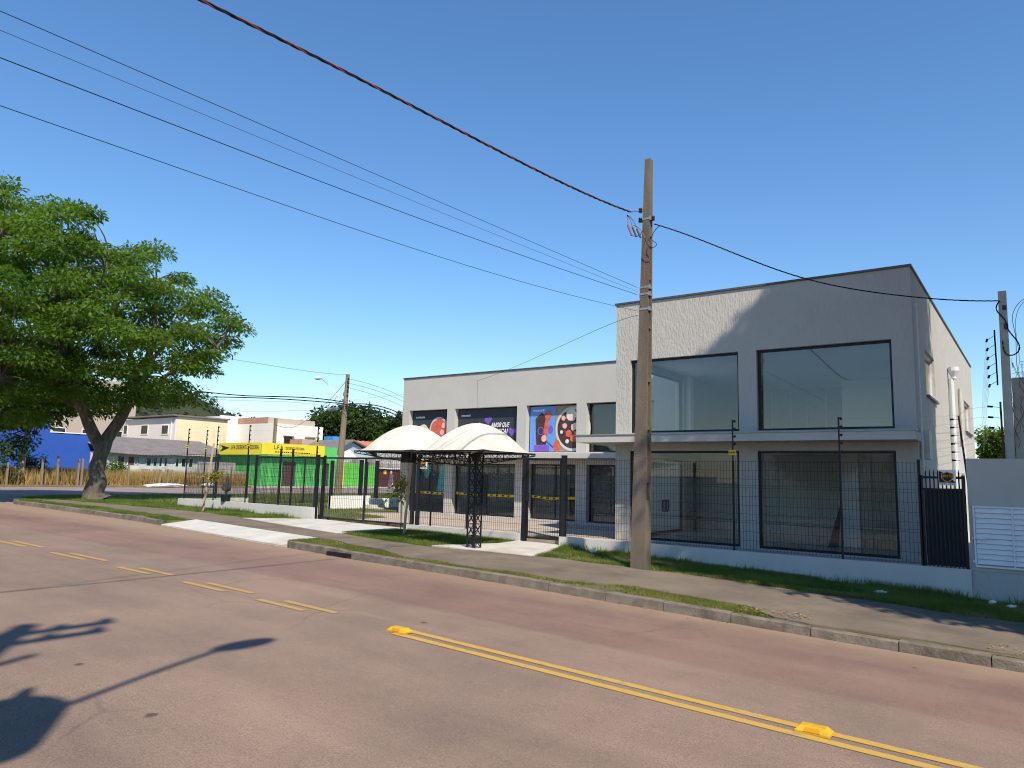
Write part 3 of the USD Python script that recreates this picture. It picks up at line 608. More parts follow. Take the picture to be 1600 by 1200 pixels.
def post(parent, x, y, z0, z1, w=.05, name='post'):
    put(parent, name, MB().box(x - w / 2, x + w / 2, y - w / 2, y + w / 2, z0, z1).box(x - w * .55, x + w * .55, y - w * .55, y + w * .55, z1, z1 + .012), BLACK)
px = [-8.84, -6.97, -4.96, -2.98, -1.72]
for a, b in zip(px[:-1], px[1:]): mesh_panel(fn, (a, FY), (b, FY), .62, 2.34)
for x in px[1:2] + px[4:]: post(fn, x, FY, .6, 2.37)
mesh_panel(fn, (-13.5, FY), (-11.72, FY), .62, 2.36); mesh_panel(fn, (-11.72, FY), (-9.99, FY), .62, 2.36)
post(fn, -11.72, FY, .6, 2.4)
lx = [-24.85, -23.0, -21.15, -19.4, -17.72]
for a, b in zip(lx[:-1], lx[1:]): mesh_panel(fn, (a, FY), (b, FY), .88, 2.45)
for x in (-19.4, -18.8): post(fn, x, FY, .87, 2.6)
mesh_panel(fn, (-24.97, FY + .05), (-24.97, 16.8), .88, 2.45)
for y in (15.5, 16.8): post(fn, -24.97, y, .87, 2.5, .06)
mesh_panel(fn, (-24.97, 16.95), (-24.97, 23), .66, 2.4); mesh_panel(fn, (-24.97, 23), (-24.97, 29.9), .66, 2.4)
for y in (19.5, 23, 26.5, 29.9): post(fn, -24.97, y, .6, 2.45)
for y in (19.42, 20.25): post(fn, -21.43, y, .96, 2.42, .12)
for x, y in ((-21.43, 17.98), (-20.95, 16.9)): post(fn, x, y, .55, 2.35, .1)
# electric fence rods: a top-level thing each
def rod(x, y, z0, z1, label, sign, first=[None], w=.032):
    if first[0] is None:
        t = thing('electric_fence_rod', label, 'electric fence post', (x, y, z0), group='electric fence posts'); first[0] = t
        put(t, 'rod', MB().box(x - w / 2, x + w / 2, y - w / 2, y + w / 2, z0, z0 + 1.74).box(x - w / 2 + .004, x + w / 2 - .004, y - w / 2 + .004, y + w / 2 - .004, z0 + 1.74, z0 + 2.55), BLACK)
        for i in range(5):
            z = z0 + 1.92 + i * .15
            put(t, 'insulator', MB().tube([(x + .012, y, z), (x + .03, y, z), (x + .05, y, z), (x + .062, y, z)], [.012, .026, .026, .012], 8), CERAM)
        t0 = t
    else: t0 = copy(first[0], (x, y, z0), label)
    if sign:
        z = z0 + 1.9
        s = solo('warning_plate', MB().box(x - .075, x + .075, y - .03, y - .022, z - .05, z + .05), YSIGN, sign, 'sign', group='yellow warning plates')
        tm = MB()
        for k, (dx, w2) in enumerate(((-.045, .02), (-.015, .025), (.02, .02), (.045, .015))): tm.box(x + dx - w2 / 2, x + dx + w2 / 2, y - .0325, y - .0305, z - .012, z + .016)
        put(s, 'lettering', tm, INK)
rod(-4.95, FY, .6, 0, 'black electric fence rod with yellow plate in front of the middle of the tall block', 'small yellow warning plate on the rod in front of the tall block')
rod(-2.98, FY, .6, 0, 'black electric fence rod without plate in front of the right shop window', None)
rod(-24.85, FY, .82, 0, 'black electric fence rod at the left corner of the low wall', 'small yellow warning plate on the leftmost fence rod')
rod(-24.97, 14.98, .82, 0, 'second black electric fence rod from the left, behind the pale stake', 'small yellow warning plate on the rod behind the pale stake')
rod(-23.0, FY, .86, 0, 'third black electric fence rod from the left, left of the potted cactus', None)
rod(-21.15, FY, .86, 0, 'fourth black electric fence rod from the left, right of the potted cactus', 'small yellow warning plate on the rod right of the potted cactus')
rod(-20.98, 16.86, .55, 0, 'black electric fence rod standing at the double gate post behind the wall', None)
rod(-17.66, FY, .86, 0, 'black electric fence rod at the right end of the left low wall', 'small yellow warning plate on the rod at the sliding gate')
rod(-12.95, FY, .0, 0, 'black electric fence rod behind the double gate post under the canopy', None)
# electric wires along the fence
for (a, b), w in (((-4.95, -2.98), 'between the two rods before the tall block'), ((-24.85, -23.0), 'between the corner rod and the third rod at the left'), ((-23.0, -21.15), 'above the potted cactus'), ((-21.15, -17.66), 'from the cactus rod to the sliding gate'), ((-2.98, -1.1), 'from the right window rod to the side gate')):
    t = thing('electric_fence_wire', 'thin electric fence wires ' + w, 'wire', (a, FY, 2.5))
    for i in range(5):
        za, zb = [(.86 if x < -17 else .6) + 1.92 + i * .15 for x in (a, b)]
        put(t, 'wire', MB().tube([(a + .05, FY, za), ((a + b) / 2, FY, (za + zb) / 2 - .01), (b + .05, FY, zb)], .0011, 3), GALV)

# gates
sg = thing('sliding_gate', 'black wire mesh sliding gate across the pale driveway', 'gate', (-15.6, 14.28, .5))
gy_ = 14.3
fr = MB(); x0, x1, zb, zt = -17.48, -13.72, .56, 2.37
fr.box(x0, x1, gy_ - .02, gy_ + .02, zt - .05, zt); fr.box(x0, x1, gy_ - .02, gy_ + .02, zb, zb + .05)
for x in (x0, -15.62, x1 - .05): fr.box(x, x + .05, gy_ - .02, gy_ + .02, zb + .05, zt - .05)
put(sg, 'frame', fr, BLACK); mesh_panel(sg, (x0 + .05, gy_), (-15.64, gy_), zb, zt, .075, .3); mesh_panel(sg, (-15.6, gy_), (x1 - .05, gy_), zb, zt, .075, .3)
put(sg, 'rail', MB().box(x0 - .1, x1 + .1, gy_ - .05, gy_ + .05, .47, .52), RUST)
for x in (-17.1, -14.6): put(sg, 'wheel', MB().tube([(x, gy_ - .02, .55), (x, gy_ + .02, .55)], .045, 12), BLACK)
og = thing('sliding_gate', 'second black mesh gate leaf slid behind the left low wall', 'gate', (-19.2, 14.36, .55))
fr = MB(); fr.box(-20.9, -17.5, 14.36, 14.4, 2.33, 2.38); fr.box(-20.9, -17.5, 14.36, 14.4, .6, .65)
for x in (-20.95, -17.52): fr.box(x, x + .07, 14.35, 14.41, .58, 2.42)
put(og, 'frame', fr, BLACK); mesh_panel(og, (-20.9, 14.38), (-17.5, 14.38), .62, 2.35, .075, .3)
for x, lab in ((-13.62, 'black steel post at the right end of the sliding gate, left of the pair'), (-13.42, 'black steel post carrying the small alarm sign, right of the pair'),
               (-9.97, 'thick black post left of the pedestrian gate'), (-8.88, 'thick black post right of the pedestrian gate'), (-17.58, 'thick black post between the left low wall and the sliding gate')):
    t = thing('gate_post', lab, 'post', (x, FY, .45), group='black gate posts')
    w = .1 if x > -13 else .085
    put(t, 'post', MB().box(x - w / 2, x + w / 2, FY - w / 2, FY + w / 2, .42, 2.42), BLACK); put(t, 'cap', MB().box(x - w / 2 - .006, x + w / 2 + .006, FY - w / 2 - .006, FY + w / 2 + .006, 2.421, 2.437), BLACK)
pg = thing('pedestrian_gate', 'black mesh pedestrian gate at the end of the pale walkway', 'gate', (-9.42, FY, .45))
fr = MB(); x0, x1 = -9.91, -8.94
for z in (.5, 2.32): fr.box(x0, x1, FY - .02, FY + .02, z, z + .045)
for x in (x0, x1 - .04): fr.box(x, x + .04, FY - .02, FY + .02, .545, 2.32)
put(pg, 'frame', fr, BLACK); mesh_panel(pg, (x0 + .04, FY), (x1 - .04, FY), .54, 2.33); put(pg, 'lock', MB().box(x0 + .01, x0 + .09, FY - .05, FY - .022, 1.35, 1.55), BLACK)
sgate = thing('side_gate', 'tall black barred gate between the tall block and the neighbouring wall', 'gate', (-1.38, FY, .6))
for x in (-1.69, -1.08): put(sgate, 'frame', MB().box(x - .025, x + .025, FY - .025, FY + .025, .6, 2.12), BLACK)
for z in (.64, 1.88, 2.08): put(sgate, 'rail', MB().box(-1.664, -1.106, FY - .015, FY + .015, z - .02, z + .02), BLACK)
for i in range(9):
    x = -1.62 + i * .06; 
    put(sgate, 'bar', MB().box(x - .011, x + .011, FY - .034, FY - .017, .6, 2.16).frust((x, FY - .0255, 2.16), (.022, .017), (x, FY - .0255, 2.22), (.002, .002)), BLACK)
solo('gate_sheet', MB().box(-1.66, -1.11, FY + .035, FY + .045, .64, 1.9), mat('dark_sheet', (.03, .033, .037), .6), 'dark sheet metal fixed behind the bars of the side gate', 'sheet metal')
def alarm_sign(x, y, z, w, label):
    t = thing('alarm_sign', label, 'sign', (x, y, z)); h = w * 1.03
    put(t, 'plate', MB().box(x - w / 2, x + w / 2, y, y + .006, z, z + h), WHITEP)
    pl = lambda q: np.column_stack([x + q[:, 0] * w, y - .002 - q[:, 2] * .0, z + q[:, 1] * w])
    def flat(pts, m, name, dy):
        m2 = trimesh.creation.extrude_polygon(Polygon(pts), .002, engine='earcut'); v = np.asarray(m2.vertices)
        put(t, name, trimesh.Trimesh(np.column_stack([x + v[:, 0] * w, y - dy - v[:, 2], z + v[:, 1] * w]), m2.faces, process=False), m)
    flat([(-.48, .18), (.48, .18), (.25, .42), (-.1, .78), (-.48, .96)], INK, 'dark_field', .001)
    flat([(-.36, .8), (-.2, .83), (0, .93), (.2, .83), (.36, .8), (.35, .5), (.2, .3), (0, .2), (-.2, .3), (-.35, .5)], ORANGEP, 'shield_rim', .0035)
    flat([(-.31, .77), (-.18, .79), (0, .87), (.18, .79), (.31, .77), (.3, .52), (.17, .35), (0, .26), (-.17, .35), (-.3, .52)], INK, 'shield', .006)
    tm = meshkit.text_mesh('BRATE', .15 * w, .002, True); v = np.asarray(tm.vertices); s = .56 * w / max(1e-6, np.ptp(v[:, 0])); 
    put(t, 'name_lettering', trimesh.Trimesh(np.column_stack([x - .28 * w + (v[:, 0] - v[:, 0].min()) * s, y - .0085 - v[:, 2], z + .55 * w + v[:, 1]]), tm.faces, process=False), ORANGEP)
    tm = meshkit.text_mesh('3275-0322', .085 * w, .002, True); v = np.asarray(tm.vertices); s = .84 * w / np.ptp(v[:, 0])
    put(t, 'number_lettering', trimesh.Trimesh(np.column_stack([x - .42 * w + (v[:, 0] - v[:, 0].min()) * s, y - .001 - v[:, 2], z + .05 * w + v[:, 1]]), tm.faces, process=False), INK)
alarm_sign(-1.3, FY - .06, 1.95, .25, 'white and black alarm sign with orange shield on the barred side gate')
alarm_sign(-13.2, FY - .07, 2.07, .24, 'small alarm sign with orange shield on the post under the canopy')

# ------------------------------------------------------------------ neighbour on the right
nw = thing('neighbour_wall', 'grey rendered boundary wall with rough base on the right', 'wall', (-1.0, FY, .1))
put(nw, 'wall', MB().box(-1.03, 4, FY + .001, FY + .18, .585, 2.4), SMOOTHW); put(nw, 'base', MB().box(-1.025, 4, FY - .03, FY + .17, -.4, .582), STUC)
lg = thing('louvre_gate', 'white metal louvred meter door on the neighbouring grey wall', 'louvre door', (-.97, FY - .04, .65))
y0 = FY - .035
fr = MB(); fr.box(-.97, .5, y0 - .02, y0, 1.6, 1.63); fr.box(-.97, .5, y0 - .02, y0, .65, .68)
for x in (-.97, -.45, .1, .47): fr.box(x, x + .025, y0 - .02, y0, .68, 1.6)
put(lg, 'frame', fr, WHITEM)
for i in range(11):
    z = .7 + i * .082
    put(lg, 'slat', MB().hexa([(-.94, y0 - .004, z), (.47, y0 - .004, z), (.47, y0 + .02, z + .07), (-.94, y0 + .02, z + .07), (-.94, y0 - .008, z + .004), (.47, y0 - .008, z + .004), (.47, y0 + .016, z + .074), (-.94, y0 + .016, z + .074)]), WHITEM)
put(lg, 'latch', MB().box(-.99, -.8, y0 - .045, y0 - .022, 1.1, 1.125), WHITEM); put(lg, 'hinge', MB().box(-1.0, -.96, y0 - .03, y0 + .03, .72, .76), WHITEM)
cp = thing('service_post', 'pale concrete service post with looped cable on the right', 'post', (-.45, 15.5, .5))
put(cp, 'shaft', MB().frust((-.47, 15.5, .4), (.15, .15), (-.42, 15.5, 5.46), (.125, .125)), CONCG)
put(cp, 'bracket', MB().box(-.56, -.53, 15.4, 15.43, 2.4, 3.45), RUST); put(cp, 'bracket', MB().box(-.58, -.555, 15.4, 15.43, 3.75, 4.75), BLACK)
for i in range(6): put(cp, 'insulator_arm', MB().tube([(-.57, 15.41, 4.65 - i * .165), (-.68, 15.41, 4.58 - i * .165)], .004, 4).tube([(-.7, 15.41, 4.54 - i * .165), (-.68, 15.41, 4.6 - i * .165)], .02, 6), CERAM)
for i in range(4): put(cp, 'insulator_arm', MB().tube([(-.55, 15.41, 3.35 - i * .19), (-.7, 15.41, 3.37 - i * .19)], .004, 4).tube([(-.66, 15.41, 3.365 - i * .19), (-.74, 15.41, 3.375 - i * .19)], .02, 6), CERAM)
put(cp, 'insulator', MB().lathe([(.0, 0), (.03, .01), (.03, .08), (0, .09)], (-.4, 15.4, 5.1), 10).lathe([(.0, 0), (.035, .01), (.035, .1), (0, .1)], (-.39, 15.4, 4.75), 10), CERAM)
def curve(pts, n=40):
    p = np.array(pts, float); t = np.concatenate([[0], np.cumsum(np.linalg.norm(np.diff(p, axis=0), axis=1))])
    from scipy.interpolate import CubicSpline
    return CubicSpline(t, p)(np.linspace(0, t[-1], n))
Q = lambda x, y: tuple(atY(x, y, 15.38))
put(cp, 'looped_cable', MB().tube(curve([Q(1562, 470), Q(1561, 490), Q(1570, 500), Q(1574, 512), Q(1587, 530), Q(1593, 545), Q(1587, 553), Q(1576, 555), Q(1568, 545), Q(1567, 532)]), .012, 6), CABLE)
put(cp, 'thin_cable', MB().tube(curve([Q(1602, 466), Q(1587, 480), Q(1582, 495), Q(1586, 520), Q(1588, 560), Q(1600, 600)]), .005, 5).tube(curve([Q(1604, 468), Q(1592, 482), Q(1587, 500), Q(1588, 525), Q(1587, 590)]), .004, 5), CABLE)
rwl = thing('rough_wall', 'rough old concrete wall end behind the concrete service post', 'wall', (-.2, 15.9, .4))
wm = trimesh.creation.box([1.2, .35, 3.6]); wm = wm.subdivide().subdivide().subdivide(); wm.apply_translation([.23, 15.85, 2.1])
vv = np.asarray(wm.vertices); wm.vertices = vv + (meshkit.fbm(vv * 4)[:, None] - .5) * .07
put(rwl, 'wall', wm, CONCG)
rz = MB(); r = np.random.default_rng(3)
for k in range(7):
    th = np.linspace(0, 2 * math.pi, 22); cx = -.3 + k * .09; tilt = r.uniform(-.5, .5)
    rz.tube(np.column_stack([cx + .12 * np.sin(th) * tilt + .02 * th / 6, 15.75 + .17 * np.cos(th), 4.02 + .17 * np.sin(th)]), .004, 3)
    for j in range(0, 22, 3):
        p = np.array([cx + .12 * math.sin(th[j]) * tilt, 15.75 + .17 * math.cos(th[j]), 4.02 + .17 * math.sin(th[j])]); q = r.normal(size=3) * .025; rz.tube([p - q, p + q], .003, 3)
solo('razor_wire', rz, BLACK, 'coil of razor wire on top of the rough concrete wall', 'razor wire')
vn = MB(); r = np.random.default_rng(4)
for k in range(9):
    p = np.array([r.uniform(-.38, .2), 15.66, r.uniform(3.2, 3.9)]); pts = [p]
    for j in range(9): p = p + [r.uniform(-.06, .06), r.uniform(-.01, .005), -r.uniform(.03, .13)]; pts.append(p)
    vn.tube(pts, .004, 3)
solo('dry_vine', vn, BARK, 'dry leafless vine stems clinging to the rough concrete wall', 'vine')
rr = thing('electric_fence_rod', 'rusty electric fence rod with insulators left of the grey boundary wall', 'electric fence post', (-1.1, 14.5, 1.9))
put(rr, 'rod', MB().bar((-1.03, 14.5, 1.9), (-1.12, 14.5, 3.14), .028), RUST)
for i in range(6): put(rr, 'insulator', MB().tube([(-1.13, 14.48, 3.08 - i * .14), (-1.23, 14.48, 3.08 - i * .14)], .004, 4).tube([(-1.19, 14.48, 3.08 - i * .14), (-1.25, 14.48, 3.08 - i * .14)], [.012, .022], 6), CERAM)
ewt = thing('electric_fence_wire', 'thin electric fence wires running back from the concrete service post', 'wire', (-.72, 15.41, 3.3))
for i in range(4): put(ewt, 'wire', MB().tube([(-.72, 15.41, 3.37 - i * .19), (-1.0, 14.95, 3.3 - i * .17), (-1.23, 14.48, 3.08 - i * .14)], .002, 3), GALV)
for i in range(6): put(ewt, 'wire', MB().tube([(-.7, 15.41, 4.55 - i * .165), (-1.2, 23, 4.4 - i * .2), (-1.6, 29.5, 4.3 - i * .22)], .0025, 3), GALV)
solo('rear_wall', MB().box(-1.85, 4, 33, 33.2, .2, 3.0), FARW, 'pale boundary wall at the far end of the side passage', 'wall')

# ------------------------------------------------------------------ trees
def leaf_cloud(centres, radii, n_per, size, r, flat=.55, droop=.35):
    """leaf-sized folded faces spread through clumps"""
    C, Rr = np.repeat(centres, n_per, 0), np.repeat(radii, n_per)
    u = r.normal(size=(len(C), 3)); u /= np.linalg.norm(u, axis=1, keepdims=True)
    rad = r.uniform(0, 1, len(C)) ** .45
    p = C + u * (Rr * rad)[:, None] * [1, 1, flat]
    p[:, 2] -= droop * (np.linalg.norm((p - C)[:, :2], axis=1) ** 2) / Rr * .5
    d = u * [1, 1, .3] + r.normal(size=u.shape) * .5 + [0, 0, -droop]; d /= np.linalg.norm(d, axis=1, keepdims=True)
    s = np.cross(d, r.normal(size=u.shape) * .5 + [0, 0, 1.0]); s /= np.linalg.norm(s, axis=1, keepdims=True) + 1e-9
    L = size * r.uniform(.45, 1.5, len(C)); w = L * r.uniform(.16, .34, len(C))
    a, b = p, p + d * L[:, None]; m = p + d * (L * .45)[:, None] - np.array([0, 0, .12]) * L[:, None] * 0
    v = np.stack([a, m + s * w[:, None], b, m - s * w[:, None]], 1).reshape(-1, 3)
    i = np.arange(len(C))[:, None] * 4
    return v, np.vstack([i + [0, 1, 2], i + [0, 2, 3]])
def limb(mb, pts, r0, r1, n=8, seed=0):
    p = curve(pts, 4 * len(pts)); k = np.linspace(0, 1, len(p)); w = (meshkit.noise(p * 1.1, seed) - .5)[:, None] * .12 * r0 / .3
    mb.tube(p + w * [1, 1, 0], r0 + (r1 - r0) * k ** .8, n)
def poisson(pts, dmin, r, limit):
    out = []
    for p in pts:
        if all(np.linalg.norm(p - q) > dmin for q in out): out.append(p)
        if len(out) >= limit: break
    return np.array(out)
def grow(mb, nodes, hubs, r, rad=.05):
    """thin branches from the nearest hub to each clump"""
    for c in nodes:
        h = hubs[np.argmin(np.linalg.norm(hubs - c, axis=1) + np.maximum(0, hubs[:, 2] - c[2]) * 1.5)]
        m = (h + c) / 2 + [*(r.normal(size=2) * .15), .12 * np.linalg.norm(c - h)]
        mb.tube(curve([h, m, c], 7), np.linspace(rad, rad * .25, 7), 5)

# the big tree on the left corner
tb = np.array([-29.3, 13.2, .66]); r = np.random.default_rng(12)
tree = thing('shade_tree', 'big spreading green tree with forked trunk on the left street corner', 'tree', tuple(tb))
outline = Polygon([(-230, 330), (-120, 290), (-20, 268), (40, 276), (70, 300), (120, 300), (150, 322), (162, 352), (205, 362), (245, 372), (262, 392), (268, 415), (300, 412), (318, 440), (345, 438), (352, 470), (376, 480), (386, 518), (404, 526), (398, 545), (372, 552), (355, 575), (330, 583), (305, 590), (312, 622), (288, 642), (262, 630), (230, 655), (190, 640), (150, 655), (110, 640), (70, 655), (50, 668), (0, 672), (-60, 660), (-160, 645), (-260, 600), (-290, 450)])
Dt = np.linalg.norm(tb[:2]); cand = []
ctr = np.array(outline.centroid.coords[0])
while len(cand) < 6000:
    q = np.array([r.uniform(-290, 405), r.uniform(265, 710)])
    if not outline.contains(shapely.Point(q)): continue
    edge = outline.exterior.distance(shapely.Point(q)) * Dt / F
    if edge < .3: continue
    half = min(6.5, math.sqrt(max(.2, edge)) * 2.4)
    cand.append(atT(q[0], q[1], 1) * 0 + EYE + ray(*q) / np.dot(ray(*q), np.array([tb[0], tb[1], 0]) / Dt) * (Dt + r.uniform(-half, half)))
cl = poisson(np.array(cand), 1.12, r, 440)
hgt = cl[:, 2]
trunk = MB()
P3 = lambda x, y, dd=0: EYE + ray(x, y) / np.dot(ray(x, y), np.array([tb[0], tb[1], 0]) / Dt) * (Dt + dd * .45)
tp_ = curve([P3(148, 784), P3(147, 772), P3(149, 758), P3(152, 735), P3(157, 710), P3(163, 688)], 26); trunk.tube(tp_ + (meshkit.noise(tp_ * 2.2, 9)[:, None] - .5) * [.12, .12, 0], np.interp(np.linspace(0, 1, 26), [0, .1, .25, .5, .8, 1], [.56, .38, .32, .29, .26, .25]) + (meshkit.noise(tp_ * 3.1, 4) - .5) * .08, 18)
limb(trunk, [P3(162, 695), P3(178, 668), P3(196, 640), P3(222, 590, .5), P3(240, 520, 1), P3(245, 440, 1)], .26, .07, 10)
limb(trunk, [P3(158, 700), P3(146, 676, -.3), P3(132, 640, -.6), P3(110, 600, -1), P3(96, 540, -1), P3(90, 440, -.5), P3(85, 340)], .24, .07, 10)
limb(trunk, [P3(196, 640), P3(240, 600, -1.5), P3(290, 570, -2.5), P3(340, 545, -3)], .13, .04)
limb(trunk, [P3(110, 600, -1), P3(60, 570, 1), P3(0, 540, 2), P3(-80, 500, 2)], .15, .05)
limb(trunk, [P3(132, 640, -.6), P3(60, 610, -2), P3(0, 590, -3.5), P3(-60, 560, -4)], .13, .04)
limb(trunk, [P3(215, 600, .5), P3(200, 540, 2.5), P3(180, 470, 4), P3(170, 400, 4.5)], .13, .04)
limb(trunk, [P3(225, 580, .5), P3(275, 520, 2), P3(320, 480, 3)], .11, .035)
limb(trunk, [P3(96, 540, -1), P3(140, 480, -3), P3(165, 420, -4)], .11, .035)
limb(trunk, [P3(96, 540, -1), P3(40, 460, -2), P3(0, 380, -2)], .11, .035)
hubs = np.array([P3(*q) for q in ((222, 590, .5), (240, 520, 1), (245, 440, 1), (110, 600, -1), (96, 540, -1), (90, 440, -.5), (290, 570, -2.5), (340, 545, -3), (0, 540, 2), (-80, 500, 2), (0, 590, -3.5), (180, 470, 4), (170, 400, 4.5), (320, 480, 3), (165, 420, -4), (0, 380, -2), (275, 520, 2))])
br = MB(); grow(br, cl, hubs, r, .04)
put(tree, 'trunk', trunk, BARK, 60); put(tree, 'branches', br, BARK, 60)
put(tree, 'crown', leaf_cloud(cl, r.uniform(.55, 1.1, len(cl)), 560, .145, r, .42, .6), LEAF); print('left tree', len(cl))

# trees further off: made from an ellipsoid of clumps
def round_tree(name, label, base, h, w, leaf, n, npc, size, seed, trunk_h=.35, tr=.2, low=.15, cr=.9, bark=None):
    r = np.random.default_rng(seed); base = np.array(base, float)
    t = thing(name, label, 'tree', tuple(base)); c = base + [0, 0, h * (trunk_h + 1) / 2]; hz = h * (1 - trunk_h) / 2
    u = r.normal(size=(4000, 3)); u /= np.linalg.norm(u, axis=1, keepdims=True); u *= (r.uniform(.35, 1, 4000) ** .5)[:, None]
    lump = 1 + .28 * (meshkit.noise(u * 2.2 + seed, seed) - .5)
    p = c + u * lump[:, None] * [w / 2 - cr * .5, w / 2 - cr * .5, hz - cr * .3]
    cl = poisson(p, cr * .8, r, n)
    tk = MB(); top = c + [0, 0, hz * .3]; limb(tk, [base - [0, 0, .1], base + [.03, 0, h * trunk_h * .5], base + [0, .05, h * trunk_h], top], tr, tr * .4, 9)
    hb = [base + [0, 0, h * trunk_h * .95], (base + [0, 0, h * trunk_h] + top) / 2, top]
    for k in range(6):
        a = k * 1.05 + r.uniform(-.3, .3); e = c + [math.cos(a) * w * .27, math.sin(a) * w * .27, r.uniform(-.2, .5) * hz]
        limb(tk, [hb[k % 2], (hb[k % 2] + e) / 2 + [0, 0, .1 * h * .5], e], tr * .55, tr * .15, 6); hb.append(e)
    grow(tk, cl[:: max(1, len(cl) // 90)], np.array(hb), r, tr * .2)
    put(t, 'trunk', tk, bark or BARK, 60)
    put(t, 'crown', leaf_cloud(cl, r.uniform(.8, 1.2, len(cl)) * cr, npc, size, r, .7, .3), leaf)
    return t
# the tree outside the right edge whose crown shades the tall block
def pixel(p): q = p - EYE; return 800 + F * (q @ RT) / (q @ FW), 600 - F * (q @ UP) / (q @ FW)
def shade_ok(c, m):
    """where the clump's shadow lands: it has to fall on what lies in this tree's shade, with a margin m"""
    h = c - SUN * ((c[1] - 14.2) / SUN[1])
    if -.5 < h[2] < 1.15 and min(abs(h[0] + q) for q in (6.3, 3.9, 1.75)) < .85: return False
    h = c - SUN * ((c[1] - 15.65) / SUN[1])
    if -3.0 < h[0] < -1.9 and 3.0 < h[2] < 4.3 and meshkit.noise(np.array([h[0] * 1.8, h[2] * 2.4, 1.0]), 8) > .5: return False
    if -8.4 < h[0] < -1.89 and h[2] > .5:
        x, y = pixel(h)
        edge = np.interp(y, [430, 480, 520, 553, 680, 843], [1236, 1188, 1150, 1122, 990, 905])
        return x - m * 62 > edge
    t = (c[0] + 1.89) / SUN[0]; h = c - SUN * t
    if 15.65 < h[1] < 30 and h[2] > .4: return h[1] + m * 1.2 < 18.6 + .12 * max(0, 4 - h[2])
    t = (c[2] - .3) / SUN[2]; h = c - SUN * t
    if h[1] < 14.2: return h[1] - m * .7 > np.interp(h[0], [-9, -7.5, -4.85, -2.5, -.8, 3], [13.4, 13.1, 12.75, 12.2, 11.4, 10.4])
    return h[0] > -8.2
rt = np.array([5.4, 11.8, -.08]); r = np.random.default_rng(31)
rtree = thing('shade_tree', 'big leafy tree at the right edge whose twigs enter the top right corner', 'tree', tuple(rt))
cand = []
while len(cand) < 6500:
    u = r.normal(size=3); u /= np.linalg.norm(u); u *= r.uniform(.05, 1) ** .4
    c = np.array([5.2, 11.6, 9.6]) + u * [5.0, 6.6, 6.2]
    if c[0] < 1.1 + .045 * c[2] or not shade_ok(c, .62): continue
    if c[2] > 3.2: cand.append(c)
cr_ = poisson(np.array(cand), .72, r, 720)
edge_ = []
for y in np.linspace(425, 680, 34):      # the crown's outer edge towards the sunlit part of the wall
    x = np.interp(y, [430, 480, 520, 553, 680], [1236, 1188, 1150, 1122, 990]) + r.uniform(48, 75)
    h = atY(x, y, 15.65); edge_.append(h + SUN * ((r.uniform(1.75, 3.2) - h[0]) / SUN[0]))
cr_ = np.vstack([cr_, edge_])
tk = MB(); limb(tk, [rt - [0, 0, .2], rt + [.05, 0, 2], rt + [0, .1, 4.5], rt + [.1, 0, 8], rt + [0, 0, 11]], .38, .12, 10)
hb = [rt + [0, .1, 4.5], rt + [.1, 0, 8], rt + [0, 0, 11]]
for e in ((-2.2, 2.5, 6.5), (-2.6, -1.5, 8), (1.8, 1.5, 8), (.5, -2.8, 7.5), (-1.5, 1.2, 11), (1.5, -1, 11), (-2.5, .3, 5.5), (0, 3.6, 9)):
    e = rt + e; limb(tk, [hb[0 if e[2] < 8 else 1], (hb[0 if e[2] < 8 else 1] + e) / 2 + [0, 0, .4], e], .2, .06, 6); hb.append(e)
grow(tk, cr_[::4], np.array(hb), r, .05)
put(rtree, 'trunk', tk, BARK, 60)
put(rtree, 'crown', leaf_cloud(cr_, r.uniform(.7, .98, len(cr_)), 230, .2, r, .75, .3), LEAFD)
tw_ = np.array([atT(1600, 14, 13.5), atT(1601, 40, 13.5)]); far_ = atT(1650, 10, 13.6)
put(rtree, 'twig', MB().tube([far_, tw_[0]], .006, 4).tube([far_, tw_[1]], .005, 4), BARK); put(rtree, 'twig_leaves', leaf_cloud(tw_ + [.1, 0, 0], np.array([.1, .1]), 16, .09, r, .9, .3), LEAFD)
print('right tree', len(cr_))
solo_r = np.random.default_rng(8)

def far_tree(name, label, pxl, base_y, Xp, h, w, leaf, seed, n=90, npc=150, size=.5):
    b = atX(pxl, base_y, Xp); b[2] = .6
    return round_tree(name, label, b, h, w, leaf, n, npc, size, seed, .22, .3, cr=w * .13)
far_tree('broad_tree', 'large round dark green tree behind the blue grey gabled house', 545, 740, -72, 10.2, 12.5, LEAFD, 41, 130, 160, .55)
far_tree('broad_tree', 'smaller light green tree right of the round tree above the orange roof', 592, 742, -66, 7.2, 5.2, LEAF, 42, 60, 140, .45)
far_tree('broad_tree', 'dark green tree top showing right of the far power pole edge', 618, 742, -58, 8.2, 3.4, LEAFD, 43, 40, 120, .4)
# tree with a pale straight trunk on the lot
b = atX(33, 745, -49.6); b[2] = .7
round_tree('street_tree', 'leafy tree with pale ringed straight trunk by the vacant lot at left', b, 8.8, 6.4, LEAFD, 110, 190, .3, 44, .44, .2, cr=.9, bark=mat('pale_bark', (.2, .165, .13), .95, c2=(.36, .31, .25), scale=5, stretch=(1, 1, 3), bump=.8, bscale=12, bstretch=(.3, .3, 1)))
